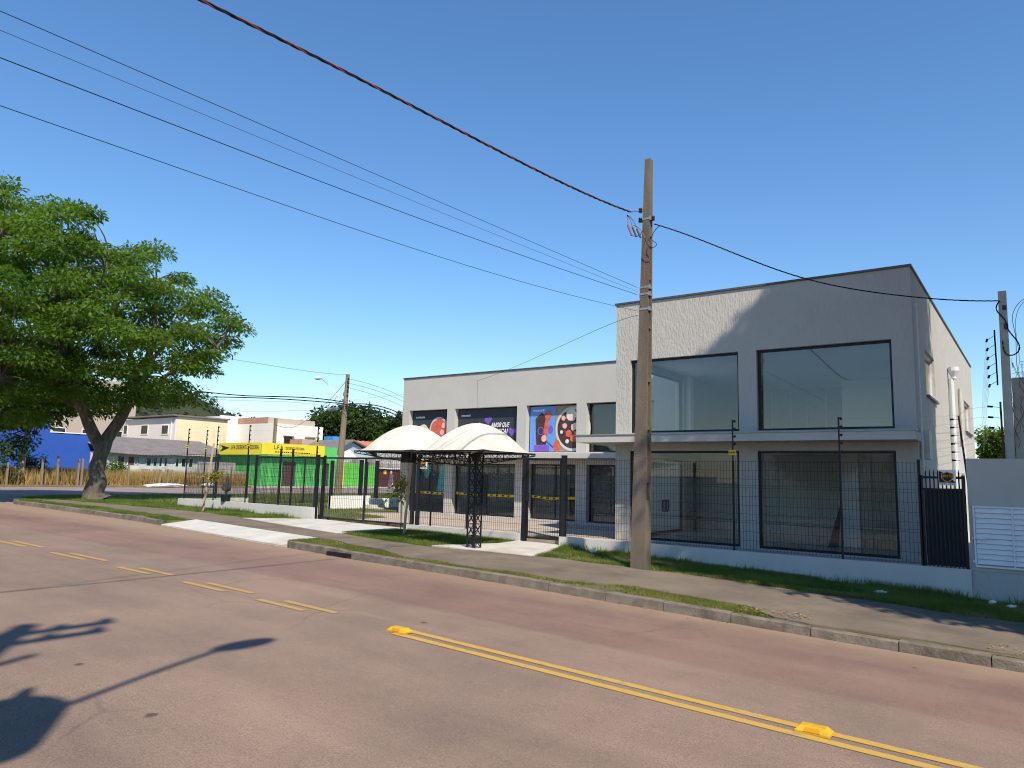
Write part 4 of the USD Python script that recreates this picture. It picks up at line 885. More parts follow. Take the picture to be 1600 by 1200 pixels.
# vines hanging round the pale trunk
b2 = atX(24, 715, -49.4); r = np.random.default_rng(6)
cl = np.array([b2 + [r.uniform(-.3, .3), r.uniform(-.9, .9), r.uniform(-1.2, 2.6)] for _ in range(26)])
solo('climbing_plant', leaf_cloud(cl, np.full(26, .42), 90, .2, r, 1.2, .6), LEAFD, 'dark hanging climber round the pale trunk at the left edge', 'climber')
b2 = atX(46, 715, -50.5); cl = np.array([b2 + [r.uniform(-.5, .5), r.uniform(-.7, .7), r.uniform(-1.0, .1)] for _ in range(16)])
solo('bush', leaf_cloud(cl, np.full(16, .45), 90, .16, r, 1, .3), LEAFD, 'dark green bush in front of the blue wall', 'bush')
b2 = atX(176, 728, -51.5); cl = np.array([b2 + [r.uniform(-.4, .4), r.uniform(-.55, .75), r.uniform(-.6, .25)] for _ in range(18)])
solo('bush', leaf_cloud(cl, np.full(18, .38), 90, .14, r, 1, .3), LEAF, 'green bush right of the big trunk, before the pale shed', 'bush')
cl = np.array([(r.uniform(-1.8, -.2), 31.5 + r.uniform(-.4, .6), r.uniform(2.9, 4.0)) for _ in range(46)])
solo('hedge', leaf_cloud(cl, np.full(46, .34), 150, .13, r, 1, .3), LEAF, 'bright green hedge behind the side passage at right', 'hedge')
# wooded hill
hv = []; ys = np.linspace(20, 190, 110); xs = np.linspace(-260, -150, 22)
sky_ = np.array([atX(x, y, -205) for x, y in ((0, 600), (100, 590), (215, 603), (250, 606), (290, 634), (310, 645), (335, 660), (362, 662), (380, 649), (388, 649), (400, 662), (425, 672), (470, 690), (600, 720))])
for i, x in enumerate(xs):
    for y in ys:
        prof = math.sin(min(1, (x + 260) / 110) * math.pi) ** .6; a = np.interp(y, sky_[:, 1], sky_[:, 2]) - 2.2
        hv.append((x, y, .4 + prof * a * (.95 + .1 * meshkit.noise(np.array([x * .12, y * .12, 0]), 2))))
hv = np.array(hv); ny = len(ys)
hf = [(a, a + 1, a + ny + 1, a + ny) for i in range(len(xs) - 1) for a in range(i * ny, i * ny + ny - 1)]
struct('hill', (hv, np.array(hf)[:, ::-1]), mat('hill_soil', (.03, .04, .015), .95))
r = np.random.default_rng(13); pick = hv[r.integers(0, len(hv), 900)] + r.normal(size=(900, 3)) * [2, 1, .3]
pick = pick[pick[:, 2] > 5]
solo('far_wood', leaf_cloud(pick, r.uniform(1.4, 2.6, len(pick)), 60, 1.1, r, .8, .3), HILLM, 'far dark green wood on the hill behind the houses', 'wood', kind='stuff')

# ------------------------------------------------------------------ saplings, cactus, litter
def sapling(p0, top, leaves, label, lab2, sd):
    r = np.random.default_rng(sd); p0, top = np.array(p0, float), np.array(top, float)
    solo('stake', MB().bar(p0, top, .045), WOODP, lab2, 'stake', group='pale wooden stakes')
    t = thing('sapling', label, 'sapling', tuple(p0 + [-.06, -.05, 0])); b = p0 + [-.06, -.05, 0]; c = np.array(leaves)
    put(t, 'trunk', MB().tube(curve([b, (b + c) / 2 + [.03, 0, 0], c + [0, 0, .2]], 9), .012, 6), BARK)
    cl = c + r.normal(size=(16, 3)) * [.14, .12, .2]
    tw = MB(); [tw.tube([c, q], .004, 3) for q in cl]; put(t, 'twigs', tw, BARK)
    put(t, 'crown', leaf_cloud(cl, np.full(16, .11), 10, .12, r, 1, .8), LEAFY)
sapling((-21.75, 13.1, .56), (-21.4, 13.1, 2.75), (-21.25, 13.1, 1.75), 'young sapling with yellow green leaves before the left low wall', 'pale leaning stake holding the sapling before the left low wall', 1)
sapling((-12.62, 12.9, .45), (-12.45, 12.9, 2.35), (-12.75, 12.85, 1.55), 'young sapling with yellow green leaves right of the sliding gate', 'pale stake holding the sapling right of the sliding gate', 2)
ca = thing('potted_cactus', 'dark upright cactus with two arms in a black pot behind the left low wall', 'cactus', (-22.3, 14.35, .87))
cx, cy, cz = -22.25, 14.2, .87
put(ca, 'pot', MB().lathe([(0, 0), (.14, 0), (.17, .22), (.15, .22), (0, .2)], (cx, cy, cz), 14), BLACK)
put(ca, 'stem', MB().tube([(cx, cy, cz + .2), (cx + .02, cy, cz + .5), (cx + .03, cy, cz + .85)], [.035, .05, .03], 8).tube(curve([(cx, cy, cz + .35), (cx - .12, cy, cz + .42), (cx - .13, cy, cz + .62)], 8), [.03, .04, .06, .075, .08, .08, .07, .03], 8).tube(curve([(cx, cy, cz + .35), (cx + .16, cy, cz + .42), (cx + .19, cy, cz + .62), (cx + .2, cy, cz + .68)], 8), [.03, .04, .05, .06, .06, .055, .05, .03], 8).tube([(cx + .2, cy, cz + .65), (cx + .22, cy, cz + 1.15)], .012, 5), mat('dark_cactus', (.03, .035, .03), .7))
lt = MB(); r = np.random.default_rng(2)
def crumple(c, s):
    m = trimesh.creation.icosphere(2, 1); v = np.asarray(m.vertices) * s; v += (meshkit.fbm(v * 9 / max(s) + r.uniform(0, 9)) - .5)[:, None] * 1.7 * np.array(s); return trimesh.Trimesh(v + c, m.faces)
for c, s, lab in (((-2.25, 13.3, .2), (.09, .07, .03), 'white crumpled paper on the grass before the low wall'), ((-.75, 13.7, .17), (.05, .05, .03), 'small white scrap under the louvred door'), ((-.5, 13.55, .16), (.06, .04, .02), 'white scrap right of the smaller one under the louvred door'),
                  ((-7.75, 13.55, .42), (.05, .04, .04), 'small white scrap on the grass left of the concrete pole'), ((-1.42, 14.33, .68), (.13, .06, .07), 'white plastic bag behind the bars of the side gate')):
    solo('litter', crumple(np.array(c), s), LITTER, lab, 'litter')
q = atX(262, 756, -47.8); solo('rubble_bag', crumple(np.array([-47.9, q[1], .8]), (.35, 1.25, .13)), LITTER, 'torn white sheeting lying at the edge of the vacant lot', 'plastic sheet')
q = atX(325, 757, -48.4); solo('litter', crumple(np.array([-48.3, q[1], .85]), (.3, .45, .12)), LITTER, 'white rubbish bag before the old grey wall at the lot', 'litter')

# ------------------------------------------------------------------ tensile canopies
cn = thing('tensile_canopy', 'pair of cream domed canopies on one black lattice column over the walkway', 'canopy', (-9.74, 12.05, .4))
cx, cy = -9.74, 12.05; zt = 2.44; s = .9
col = MB(); hw = .1; z0 = .42
for i in (-1, 1):
    for j in (-1, 1): col.bar((cx + i * hw, cy + j * hw, z0), (cx + i * hw, cy + j * hw, zt - .02), .026)
zs = np.linspace(z0, zt - .05, 9)
for a, b, k in zip(zs[:-1], zs[1:], range(8)):
    for (p, q) in (((-1, -1), (1, -1)), ((1, -1), (1, 1)), ((1, 1), (-1, 1)), ((-1, 1), (-1, -1))):
        P0, P1 = np.array([cx + p[0] * hw, cy + p[1] * hw]), np.array([cx + q[0] * hw, cy + q[1] * hw])
        col.bar((*P0, a), (*P1, a), .014)
        col.bar((*P0, a), (*P1, b), .012); col.bar((*P1, a), (*P0, b), .012)
put(cn, 'column', col, BLACK); put(cn, 'base_plate', MB().box(cx - .2, cx + .2, cy - .2, cy + .2, .395, .42), RUST)
def truss(parent, a, b, da, db, n):
    """flat lattice arm: level top chord from a to b, bottom chord rising from depth da to db"""
    m = MB(); a, b = np.array(a, float), np.array(b, float)
    T = [a + (b - a) * t for t in np.linspace(0, 1, n)]; Bm = [p - [0, 0, da + (db - da) * t] for p, t in zip(T, np.linspace(0, 1, n))]
    m.bar(a, b, .022); m.bar(Bm[0], Bm[-1], .02)
    for i in range(n):
        m.bar(T[i], Bm[i] - [0, 0, 1e-3], .01)
        if i < n - 1: m.bar(T[i] if i % 2 else Bm[i], Bm[i + 1] if i % 2 else T[i + 1], .01)
    put(parent, 'lattice_arm', m, BLACK)
def dome_at(ox, oy, hgt=.6):
    n = 26; uu = np.linspace(-1, 1, n); v = []
    for a in uu:
        for b in uu:
            zz_ = hgt * max(0.0, 1 - (a ** 4 + b ** 4) ** .46)
            sag = -.035 * (1 - a * a) if abs(b) == 1 else (-.035 * (1 - b * b) if abs(a) == 1 else 0)
            v.append((ox + a * s, oy + b * s, zt + zz_ + sag))
    f = [(i * n + j, (i + 1) * n + j, (i + 1) * n + j + 1, i * n + j + 1) for i in range(n - 1) for j in range(n - 1)]
    put(cn, 'dome', (np.array(v), np.array(f)), MEMBR, True)
    fr = MB(); P = [(ox - s, oy - s, zt - .03), (ox + s, oy - s, zt - .03), (ox + s, oy + s, zt - .03), (ox - s, oy + s, zt - .03)]
    for a, b in zip(P, P[1:] + P[:1]): fr.bar(a, b, .026)
    put(cn, 'rim', fr, BLACK)
    for p in P:
        d = np.array(p) - [ox, oy, zt - .03]; truss(cn, np.array([ox, oy, zt - .03]) + d * .13, np.array(p), .2, .04, 9)
    return P
dome_at(cx, cy); dome_at(cx - 1.93, cy)
put(cn, 'hub', MB().box(cx - 2.12, cx - 1.88, cy - .12, cy + .12, zt - .26, zt - .02), BLACK)
truss(cn, (cx - .1, cy - .1, zt - .06), (cx - 2.0, cy - .1, zt - .06), .27, .12, 14); truss(cn, (cx - .1, cy + .1, zt - .06), (cx - 2.0, cy + .1, zt - .06), .27, .12, 14)
truss(cn, (cx + .1, cy, zt - .05), (cx + 1.15, cy + .5, zt - .05), .24, .04, 10)

# ------------------------------------------------------------------ poles
pb = np.array([-6.06, 12.36, .3])
pole = thing('utility_pole', 'tall square concrete power pole with recessed side on the verge', 'utility pole', tuple(pb))
top = np.array([-5.89, 12.36, 8.13])
def at(t): return pb + (top - pb) * t
H = 7.83; wx = lambda t: .29 - .175 * t; wy = lambda t: .27 - .15 * t
m = MB()
ts = np.linspace(0, 1, 8)
for a, b in zip(ts[:-1], ts[1:]):     # web and the two flanges of the I section
    A, B = at(a), at(b); za, zb = A[2] - (.3 if a == 0 else 0), B[2]
    m.frust((A[0] - .02, A[1], za), (wx(a) * .62, wy(a) * .55), (B[0] - .02 * 0, B[1], zb), (wx(b) * .62, wy(b) * .55))
    for sgn in (-1, 1):
        fa, fb = wy(a) * .24, wy(b) * .24
        m.frust((A[0], A[1] + sgn * (wy(a) - fa) / 2, za), (wx(a), fa), (B[0], B[1] + sgn * (wy(b) - fb) / 2, zb), (wx(b), fb))
put(pole, 'shaft', m, POLE)
for t0, t1 in ((.0, .16), (.2, .212), (.325, .335), (.44, .45), (.57, .58), (.69, .70), (.80, 1.0)):
    A, B = at(t0), at(t1)
    put(pole, 'rung', MB().frust((A[0] + .0, A[1], A[2] + .001), (wx(t0) - .006, wy(t0) * .53), (B[0], B[1], B[2]), (wx(t1) - .006, wy(t1) * .53)), POLE)
def strap(t, name='strap'):
    A = at(t); w_, d_ = wx(t) / 2 + .006, wy(t) / 2 + .006
    put(pole, name, MB().box(A[0] - w_, A[0] + w_, A[1] - d_, A[1] + d_, A[2] - .018, A[2] + .018).box(A[0] - w_ - .03, A[0] - w_, A[1] - .03, A[1] + .03, A[2] - .05, A[2] + .04).box(A[0] + w_, A[0] + w_ + .03, A[1] - d_, A[1] - d_ + .06, A[2] - .04, A[2] + .04), GALV)
for t in (.618, .655, .672, .845): strap(t)
for t in (.87, .845):
    A = at(t); put(pole, 'insulator', MB().lathe([(0, -.045), (.03, -.045), (.042, -.02), (.025, 0), (.042, .02), (.03, .045), (0, .045)], (A[0] - wx(t) / 2 - .06, A[1] - .05, A[2]), 10), CERAM)
A = at(.845); put(pole, 'insulator', MB().lathe([(0, -.045), (.03, -.045), (.042, -.02), (.025, 0), (.042, .02), (.03, .045), (0, .045)], (A[0] + wx(.845) / 2 + .05, A[1] - .02, A[2]), 10), CERAM)
YP = 12.16; Qp = lambda x, y: tuple(atY(x, y, YP))
put(pole, 'service_cable', MB().tube(curve([Qp(990, 352), Qp(1000, 358), Qp(1007, 372), Qp(1008, 400), Qp(1006, 430), Qp(1008, 460)]), .008, 5), CABLER)
put(pole, 'service_cable', MB().tube(curve([Qp(1031, 353), Qp(1022, 362), Qp(1020, 376), Qp(1026, 382), Qp(1022, 386), Qp(1013, 384), Qp(1008, 372)]), .007, 5), CABLE)
for dx, dy in ((0, 0), (7, 3), (14, 6)):
    put(pole, 'connector', MB().tube([Qp(981 + dx, 352 + dy), Qp(987 + dx, 368 + dy * .6)], .018, 6).tube(curve([Qp(980, 336), Qp(981 + dx * .6, 345), Qp(981 + dx, 352 + dy)], 8), .007, 4).tube(curve([Qp(987 + dx, 368 + dy * .6), Qp(1001, 366), Qp(1005, 360)], 8), .006, 4), CABLE if dx else CABLER)
def sagline(a, b, sag, n=24):
    a, b = np.array(a, float), np.array(b, float); t = np.linspace(0, 1, n)[:, None]
    return a + (b - a) * t - np.array([0, 0, 1]) * sag * 4 * t * (1 - t)
def twisted(pts, r, pitch, mats, parent):
    p = np.asarray(pts); L = np.concatenate([[0], np.cumsum(np.linalg.norm(np.diff(p, axis=0), axis=1))]); s_ = np.linspace(0, L[-1], int(L[-1] / pitch * 7))
    c = np.column_stack([np.interp(s_, L, p[:, k]) for k in range(3)]); t = np.gradient(c, axis=0); t /= np.linalg.norm(t, axis=1, keepdims=True)
    a = np.cross(t, [0, 0, 1]); a /= np.linalg.norm(a, axis=1, keepdims=True); b = np.cross(t, a)
    for k, m_ in enumerate(mats):
        ph = 2 * math.pi * s_ / pitch + k * 2 * math.pi / len(mats)
        put(parent, 'strand', MB().tube(c + r * (np.cos(ph)[:, None] * a + np.sin(ph)[:, None] * b), r * .8, 5), m_)
tc = thing('twisted_cable', 'thick twisted red and black power cable rising from the pole to the top edge', 'cable', (-6.25, 12.3, 7))
twisted(curve([(-6.2, 12.2, 7.08), (-6.23, 8.6, 6.72), (-6.27, 4.95, 6.5), (-6.3, 3.27, 6.38), (-6.45, -1.2, 6.35)], 60), .011, .55, (CABLE, CABLER, CABLE), tc)
tc = thing('twisted_cable', 'twisted black cable sagging from the pole to the concrete service post', 'cable', (-5.7, 12.3, 6.8))
twisted(curve([Qp(1022, 350), tuple(atY(1060, 362, 12.45)), tuple(atY(1250, 433, 13.8)), tuple(atY(1400, 461, 14.8)), tuple(atY(1520, 470, 15.3)), tuple(atY(1560, 470, 15.4))], 60), .0075, .35, (CABLE, CABLE, CABLE), tc)
A = at(.87); solo('cable_tail', MB().tube([(-6.2, 12.2, 7.08), (-6.05, 12.28, 7.09), (A[0] - wx(.87) / 2 - .04, A[1] - .05, A[2])], .006, 5), CABLE, 'short bare wire tying the red and black cable to the pole insulator', 'cable')
for k, (a, px_, pm, lab) in enumerate((((-6.1, 12.3, 5.58), (0, 17), (520, 243), 'upper of the straight black cables from the pole to the left edge'), ((-6.1, 12.3, 5.5), (0, 47), (500, 254), 'thin middle cable from the pole to the left edge'), ((-6.1, 12.3, 5.44), (0, 90), (500, 283), 'lower thick straight black cable from the pole to the left edge'), ((-6.1, 12.3, 5.12), (0, 165), (600, 373), 'lowest sagging black cable from the pole to the left edge'))):
    e = atT(*px_, 8.2); e2 = e + (e - np.array(a)) * .6; mdl = (np.array(a) + e) / 2
    # the middle point keeps the wire's sag
    dm = ray(*pm); tm = np.dot(mdl[:2], dm[:2]) / np.dot(dm[:2], dm[:2]); mm = EYE + dm * tm
    solo('overhead_cable', MB().tube(curve([a, mm, e, e2], 40), (.004, .0026, .0052, .004)[k], 5), CABLE, lab, 'cable', group='overhead cables')
fp = np.array([-32.3, 27.57, .72])
solo('overhead_cable', MB().tube(curve([(-6.1, 12.36, 5.05), tuple(atT(900, 530, 18.6)), tuple(atT(800, 575, 22.5)), tuple(atT(700, 607, 29)), (-31.9, 27.5, 6.0)], 40), .005, 5), CABLE, 'thin cable drooping from the pole past the low block to the far pole', 'cable', group='overhead cables')

far_pole = thing('utility_pole', 'leaning brown power pole with street lamp at the far street corner', 'utility pole', tuple(fp))
ft = np.array([-31.95, 27.57, 7.55])
put(far_pole, 'shaft', MB().tube([fp - [0, 0, .2], fp + (ft - fp) * .5, ft], [.21, .17, .11], 10), POLEW)
put(far_pole, 'transformer', MB().tube([(-32.3, 27.2, 5.55), (-33.0, 27.2, 5.5)], .1, 8), GALV)
for z in (7.2, 6.95, 6.7, 6.45): put(far_pole, 'insulator', MB().lathe([(0, 0), (.05, 0), (.06, .07), (.03, .12), (0, .12)], (-31.75, 27.45, z), 8), CERAM)
put(far_pole, 'strap', MB().tube([(-32.06, 27.57, 6.3), (-32.05, 27.57, 6.5)], .15, 10).tube([(-32.1, 27.57, 5.95), (-32.09, 27.57, 6.1)], .155, 10), GALV)
lp = MB().tube(curve([(-32.1, 27.4, 6.1), (-32.6, 27.1, 6.6), (-33.1, 26.9, 7.1), (-33.35, 26.85, 7.25)], 10), .022, 6); put(far_pole, 'lamp_arm', lp, GALV)
lh = trimesh.creation.icosphere(2, 1); lv = np.asarray(lh.vertices) * [.3, .14, .1] + [-33.6, 26.8, 7.32]; put(far_pole, 'lamp_head', trimesh.Trimesh(lv, lh.faces), WHITEM, True)
clu = MB(); r = np.random.default_rng(17)
for k in range(5):
    th = np.linspace(0, 6.28, 16); c0 = np.array([-32.15 + r.uniform(-.35, .5), 27.35, 5.75 + r.uniform(-.25, .35)]); rr_ = r.uniform(.15, .3)
    clu.tube(np.column_stack([c0[0] + rr_ * np.cos(th), c0[1] + .04 * np.sin(3 * th), c0[2] + rr_ * .7 * np.sin(th)]), .012, 4)
put(far_pole, 'cable_loops', clu, CABLE)
farw = [((545, 640), (640, 665), 'topmost of the thick black cables running right from the far pole', .03, 0), ((545, 644), (640, 672), 'lower thick black cable running right from the far pole', .03, .1)]
def spanpx(a, pts, X0, r_, lab):
    pp = [tuple(np.array(a))] + [tuple(atX(x, y, X)) for x, y, X in pts]
    solo('overhead_cable', MB().tube(curve(pp, 24) if len(pp) > 2 else np.array(pp), r_, 5), CABLE, lab, 'cable', group='overhead cables')
A = (-32.0, 27.5, 5.8)
spanpx(A, [(590, 634, -29), (640, 655, -26)], 0, .028, 'topmost thick black cable from the far pole to behind the low block')
spanpx((-32.0, 27.5, 5.7), [(590, 638, -29), (640, 661, -26)], 0, .03, 'middle thick black cable from the far pole to behind the low block')
spanpx((-32.0, 27.5, 5.6), [(590, 643, -29), (640, 666, -26)], 0, .025, 'lowest thick black cable from the far pole to behind the low block')
for z, y1, y2, nm in ((7.2, 604, 626, 'topmost'), (6.95, 611, 632, 'second'), (6.7, 619, 640, 'third')):
    spanpx((-31.75, 27.45, z + .06), [(590, y1, -29), (640, y2, -26)], 0, .009, f'{nm} thin wire from the insulators of the far pole to the low block')
spanpx((-32.1, 27.5, 5.95), [(450, 620, -34), (380, 618, -36.5), (300, 610, -39), (200, 603, -44)], 0, .03, 'thick black cable bundle from the far pole left to the big tree')
spanpx((-32.1, 27.5, 5.85), [(450, 624, -34), (380, 621, -36.5), (300, 620, -39), (200, 620, -44)], 0, .03, 'lower black cable bundle from the far pole left to the big tree')
spanpx((-32.1, 27.5, 5.5), [(450, 628, -34), (380, 626, -36.5), (300, 622, -39), (200, 620, -44)], 0, .008, 'thin wire below the bundle left of the far pole')
spanpx((-32.1, 27.5, 5.3), [(450, 642, -34), (380, 643, -36.5), (300, 632, -39), (200, 620, -44)], 0, .008, 'thin sagging wire above the white houses')
spanpx((-31.95, 27.5, 7.5), [(460, 577, -34), (380, 564, -37), (300, 555, -40)], 0, .009, 'thin high wire from the top of the far pole to the big tree')
spanpx((-32.0, 27.5, 7.15), [(515, 625, -34), (480, 655, -38), (455, 668, -42), (430, 664, -45)], 0, .014, 'sagging service cable from the far pole to the grey post before the white house')
spanpx((-32.0, 27.5, 5.8), [(505, 645, -36), (485, 661, -40)], 0, .012, 'second service cable from the far pole down to the white house')
# near pole just outside the left edge, behind the viewer's shoulder; its shadow lies on the road
npb = np.array([-1.3, -1.8, .15])
npole = thing('utility_pole', 'round power pole with transformer and lamp that shadows the road at bottom left', 'utility pole', tuple(npb))
put(npole, 'shaft', MB().tube([npb - [0, 0, .2], npb + [0, 0, 5], npb + [0, 0, 10.0]], [.19, .16, .12], 14), POLE)
for z in (9.15, 9.62): put(npole, 'crossarm', MB().box(npb[0] - .05, npb[0] + .05, npb[1] - 1.3, npb[1] + .95, z, z + .11), POLEW)
for z in (9.26, 9.73):
    for dy in (-1.2, -.6, -.1, .4, .86): put(npole, 'insulator', MB().lathe([(0, 0), (.05, 0), (.08, .06), (.05, .1), (.06, .16), (0, .18)], (npb[0], npb[1] + dy, z), 10), CERAM)
put(npole, 'transformer', MB().lathe([(0, 0), (.3, 0), (.32, .06), (.32, .85), (.26, .93), (0, .96)], (npb[0] - .12, npb[1] + .92, 5.5), 20).lathe([(0, 0), (.05, 0), (.07, .1), (.04, .3), (0, .3)], (npb[0] - .3, npb[1] + .97, 6.43), 8).lathe([(0, 0), (.05, 0), (.07, .1), (.04, .3), (0, .3)], (npb[0] + .02, npb[1] + .87, 6.43), 8), GALV)
put(npole, 'lamp_arm', MB().tube(curve([(npb[0], npb[1] + .1, 5.7), (npb[0], npb[1] + 1.2, 6.35), (npb[0], npb[1] + 1.95, 6.95), (npb[0], npb[1] + 2.35, 7.2)], 14), .035, 8), GALV)
lv = np.asarray(lh.vertices) * [.14, .36, .09] + [npb[0], npb[1] + 2.63, 7.24]; put(npole, 'lamp_head', trimesh.Trimesh(lv, lh.faces), GALV, True)
put(npole, 'fuse_holder', MB().tube([(npb[0], npb[1] + .1, 8.2), (npb[0] - .1, npb[1] + .55, 8.35)], .05, 8), CERAM)

# ------------------------------------------------------------------ posters, curtains, tape
def poster(x0, x1, z0, z1, base, label):
    t = thing('poster', label, 'poster', (x0, LY + .18, z0)); y = LY + .185
    put(t, 'sheet', MB().box(x0, x1, y, y + .008, z0, z1), base); return t, y
def disc(t, cx, cz, rx, rz_, y, m, name, n=22, k=0.0):
    a = np.arange(n) * 2 * math.pi / n; rad = 1 + k * np.sin(a * 5 + 1)
    pts = [(cx + rx * q * math.cos(b), cz + rz_ * q * math.sin(b)) for b, q in zip(a, rad)]
    put(t, name, wallY(Polygon(pts), y - .003, y), m)
def heart(t, cx, cz, s_, y, m, rot=0):
    a = np.linspace(0, 2 * math.pi, 30)[:-1]; X_ = 16 * np.sin(a) ** 3; Z_ = 13 * np.cos(a) - 5 * np.cos(2 * a) - 2 * np.cos(3 * a) - np.cos(4 * a)
    pts = [(cx + s_ / 17 * (math.cos(rot) * u - math.sin(rot) * w), cz + s_ / 17 * (math.sin(rot) * u + math.cos(rot) * w)) for u, w in zip(X_, Z_)]
    put(t, 'heart', wallY(Polygon(pts).buffer(0), y - .003, y), m)
def letter(t, txt, x0, z, h, y, m, shear=0.0, width=None, name='lettering'):
    tm = meshkit.text_mesh(txt, h, .003, True); v = np.asarray(tm.vertices); sx = width / np.ptp(v[:, 0]) if width else 1
    put(t, name, trimesh.Trimesh(np.column_stack([x0 + (v[:, 0] - v[:, 0].min()) * sx + shear * v[:, 1], y - v[:, 2], z + v[:, 1]]), tm.faces, process=False), m)
def tinymark(t, x0, z, y, n=7):
    m_ = MB(); r_ = np.random.default_rng(int(abs(x0) * 100)); x = x0
    for k in range(n):
        w_ = r_.uniform(.03, .06); m_.box(x, x + w_, y - .002, y - .0005, z, z + r_.uniform(.045, .07)); x += w_ + .018
    put(t, 'small_print', m_, WHITEP)
t, y = poster(-19.16, -17.35, 2.77, 4.27, PDARK, 'dark poster with bowls of red berries behind the left canopy')
disc(t, -17.85, 3.55, .46, .5, y - .001, PBOWL, 'bowl'); disc(t, -17.84, 3.53, .41, .45, y - .005, PRED, 'berries', k=.04); disc(t, -18.65, 3.45, .36, .33, y - .001, PCREAM, 'topping', k=.06); tinymark(t, -19.0, 4.02, y)
for a, b in ((-.2, .15), (.05, .25), (.15, -.05), (-.1, -.1), (.22, .2)): disc(t, -17.84 + a, 3.53 + b, .1, .1, y - .009, PPINK if a > .1 else PRED, 'berry', 12, .06)
t, y = poster(-16.9, -14.23, 2.77, 4.26, PDARK, 'dark poster with purple hearts and white slogan behind the right canopy')
letter(t, 'AMOR QUE', -15.43, 3.62, .15, y - .001, WHITEP, .22, .78); letter(t, 'ABRAÇA!', -15.46, 3.4, .15, y - .001, WHITEP, .22, .74)
heart(t, -15.55, 3.86, .17, y - .001, PPURP, .15); heart(t, -14.52, 3.45, .17, y - .001, PPURP, -.2); tinymark(t, -16.78, 4.02, y)
disc(t, -16.28, 3.5, .2, .28, y - .001, PRED, 'berry', k=.06); disc(t, -15.95, 3.52, .17, .26, y - .001, PPINK, 'berry', k=.06); disc(t, -16.05, 3.15, .5, .22, y - .001, PBOWL, 'bowl')
t, y = poster(-13.77, -11.9, 2.77, 4.26, PBLUE, 'blue poster with a tall dessert cup and a berry bowl, right of the canopies')
put(t, 'tan_half', MB().box(-12.78, -11.9, y - .002, y - .0005, 2.77, 4.26), PTAN)
put(t, 'cup', wallY(Polygon([(-13.5, 3.0), (-13.12, 3.0), (-13.05, 3.85), (-13.15, 3.95), (-13.3, 4.05), (-13.45, 3.95), (-13.55, 3.85)]), y - .006, y - .003), PACAI)
put(t, 'sauce', wallY(Polygon([(-13.22, 3.1), (-13.08, 3.25), (-13.02, 3.95), (-13.12, 3.98), (-13.2, 3.6)]), y - .009, y - .006), PRED)
disc(t, -13.05, 3.97, .13, .14, y - .009, PRED, 'berry', k=.08); disc(t, -12.95, 3.5, .09, .13, y - .005, PPURP, 'berry'); disc(t, -13.33, 3.45, .13, .14, y - .009, PPURP, 'badge'); disc(t, -13.33, 3.45, .09, .1, y - .012, PDARK, 'badge'); disc(t, -13.2, 3.2, .1, .11, y - .012, PPINK, 'cookie')
put(t, 'spoon', MB().bar((-13.1, y - .006, 3.12), (-12.83, y - .006, 2.92), .03, .004), PDARK)
put(t, 'plinth', MB().box(-13.6, -13.0, y - .004, y - .002, 2.78, 2.98), PPURP)
disc(t, -12.1, 3.5, .66, .72, y - .004, PBOWL, 'bowl', 30)
put(t, 'acai', wallY(Polygon([(-12.1 + .58 * math.cos(a), 3.5 + .63 * math.sin(a)) for a in np.linspace(0, 6.28, 30)[:-1]]).intersection(R(-12.8, -11.9, 2.8, 4.25)), y - .0095, y - .0075), PACAI)
for a, b, q, m_ in ((-.05, .45, .2, PCREAM), (.08, .05, .14, PCREAM), (-.3, .1, .09, PPINK), (-.15, -.15, .12, PRED), (-.35, .35, .08, PPINK), (.02, -.3, .12, PRED), (-.2, -.4, .07, PCREAM), (.12, -.1, .08, ORANGEP), (-.42, -.1, .06, PCREAM)): disc(t, -12.1 + a, 3.5 + b, q, q, y - .0125, m_, 'topping', 12, .1)
disc(t, -12.7, 2.95, .13, .2, y - .004, PRED, 'berry', k=.07); tinymark(t, -13.65, 4.1, y - .001)
cu = thing('curtain', 'teal draped curtain pieces behind the leftmost ground floor window', 'curtain', (-18.3, 20.2, 1.3))
def drape(pts):
    pl = Polygon(pts); m_ = wallY(pl, 19.93, 19.94); return m_
for pts in ([(-19.18, 1.3), (-18.95, 1.3), (-18.98, 2.33), (-19.18, 2.33)], [(-18.55, 1.85), (-18.42, 1.78), (-18.28, 2.0), (-18.2, 2.33), (-18.62, 2.33)], [(-17.95, 1.32), (-17.35, 1.32), (-17.35, 2.33), (-17.75, 2.33)]):
    put(cu, 'drape', drape(pts), TEAL)
for x0, x1, lab in ((-19.15, -17.36, 'yellow and black barrier tape across the leftmost ground floor window'), (-16.9, -14.28, 'yellow and black barrier tape across the glass doors behind the lattice column'), (-13.64, -11.92, 'yellow and black barrier tape across the window right of the lattice column')):
    mb = MB(); n = 14; xs = np.linspace(x0, x1, n); zs_ = 1.3 + .012 * np.sin(xs * 4) - .03 * np.sin((xs - x0) / (x1 - x0) * math.pi)
    for i in range(n - 1): mb.hexa([(xs[i], LY + .185, zs_[i] - .04), (xs[i + 1], LY + .185, zs_[i + 1] - .04), (xs[i + 1], LY + .188, zs_[i + 1] - .04), (xs[i], LY + .188, zs_[i] - .04), (xs[i], LY + .185, zs_[i] + .04), (xs[i + 1], LY + .185, zs_[i + 1] + .04), (xs[i + 1], LY + .188, zs_[i + 1] + .04), (xs[i], LY + .188, zs_[i] + .04)])
    t = solo('barrier_tape', mb, YSIGN, lab, 'tape'); mk = MB(); x = x0 + .08
    while x < x1 - .2:
        z = np.interp(x, xs, zs_); mk.hexa([(x, LY + .182, z - .025), (x + .1, LY + .182, z - .025), (x + .1, LY + .184, z - .025), (x, LY + .184, z - .025), (x + .03, LY + .182, z + .025), (x + .13, LY + .182, z + .025), (x + .13, LY + .184, z + .025), (x + .03, LY + .184, z + .025)]); x += .24
    put(t, 'stripes', mk, INK)

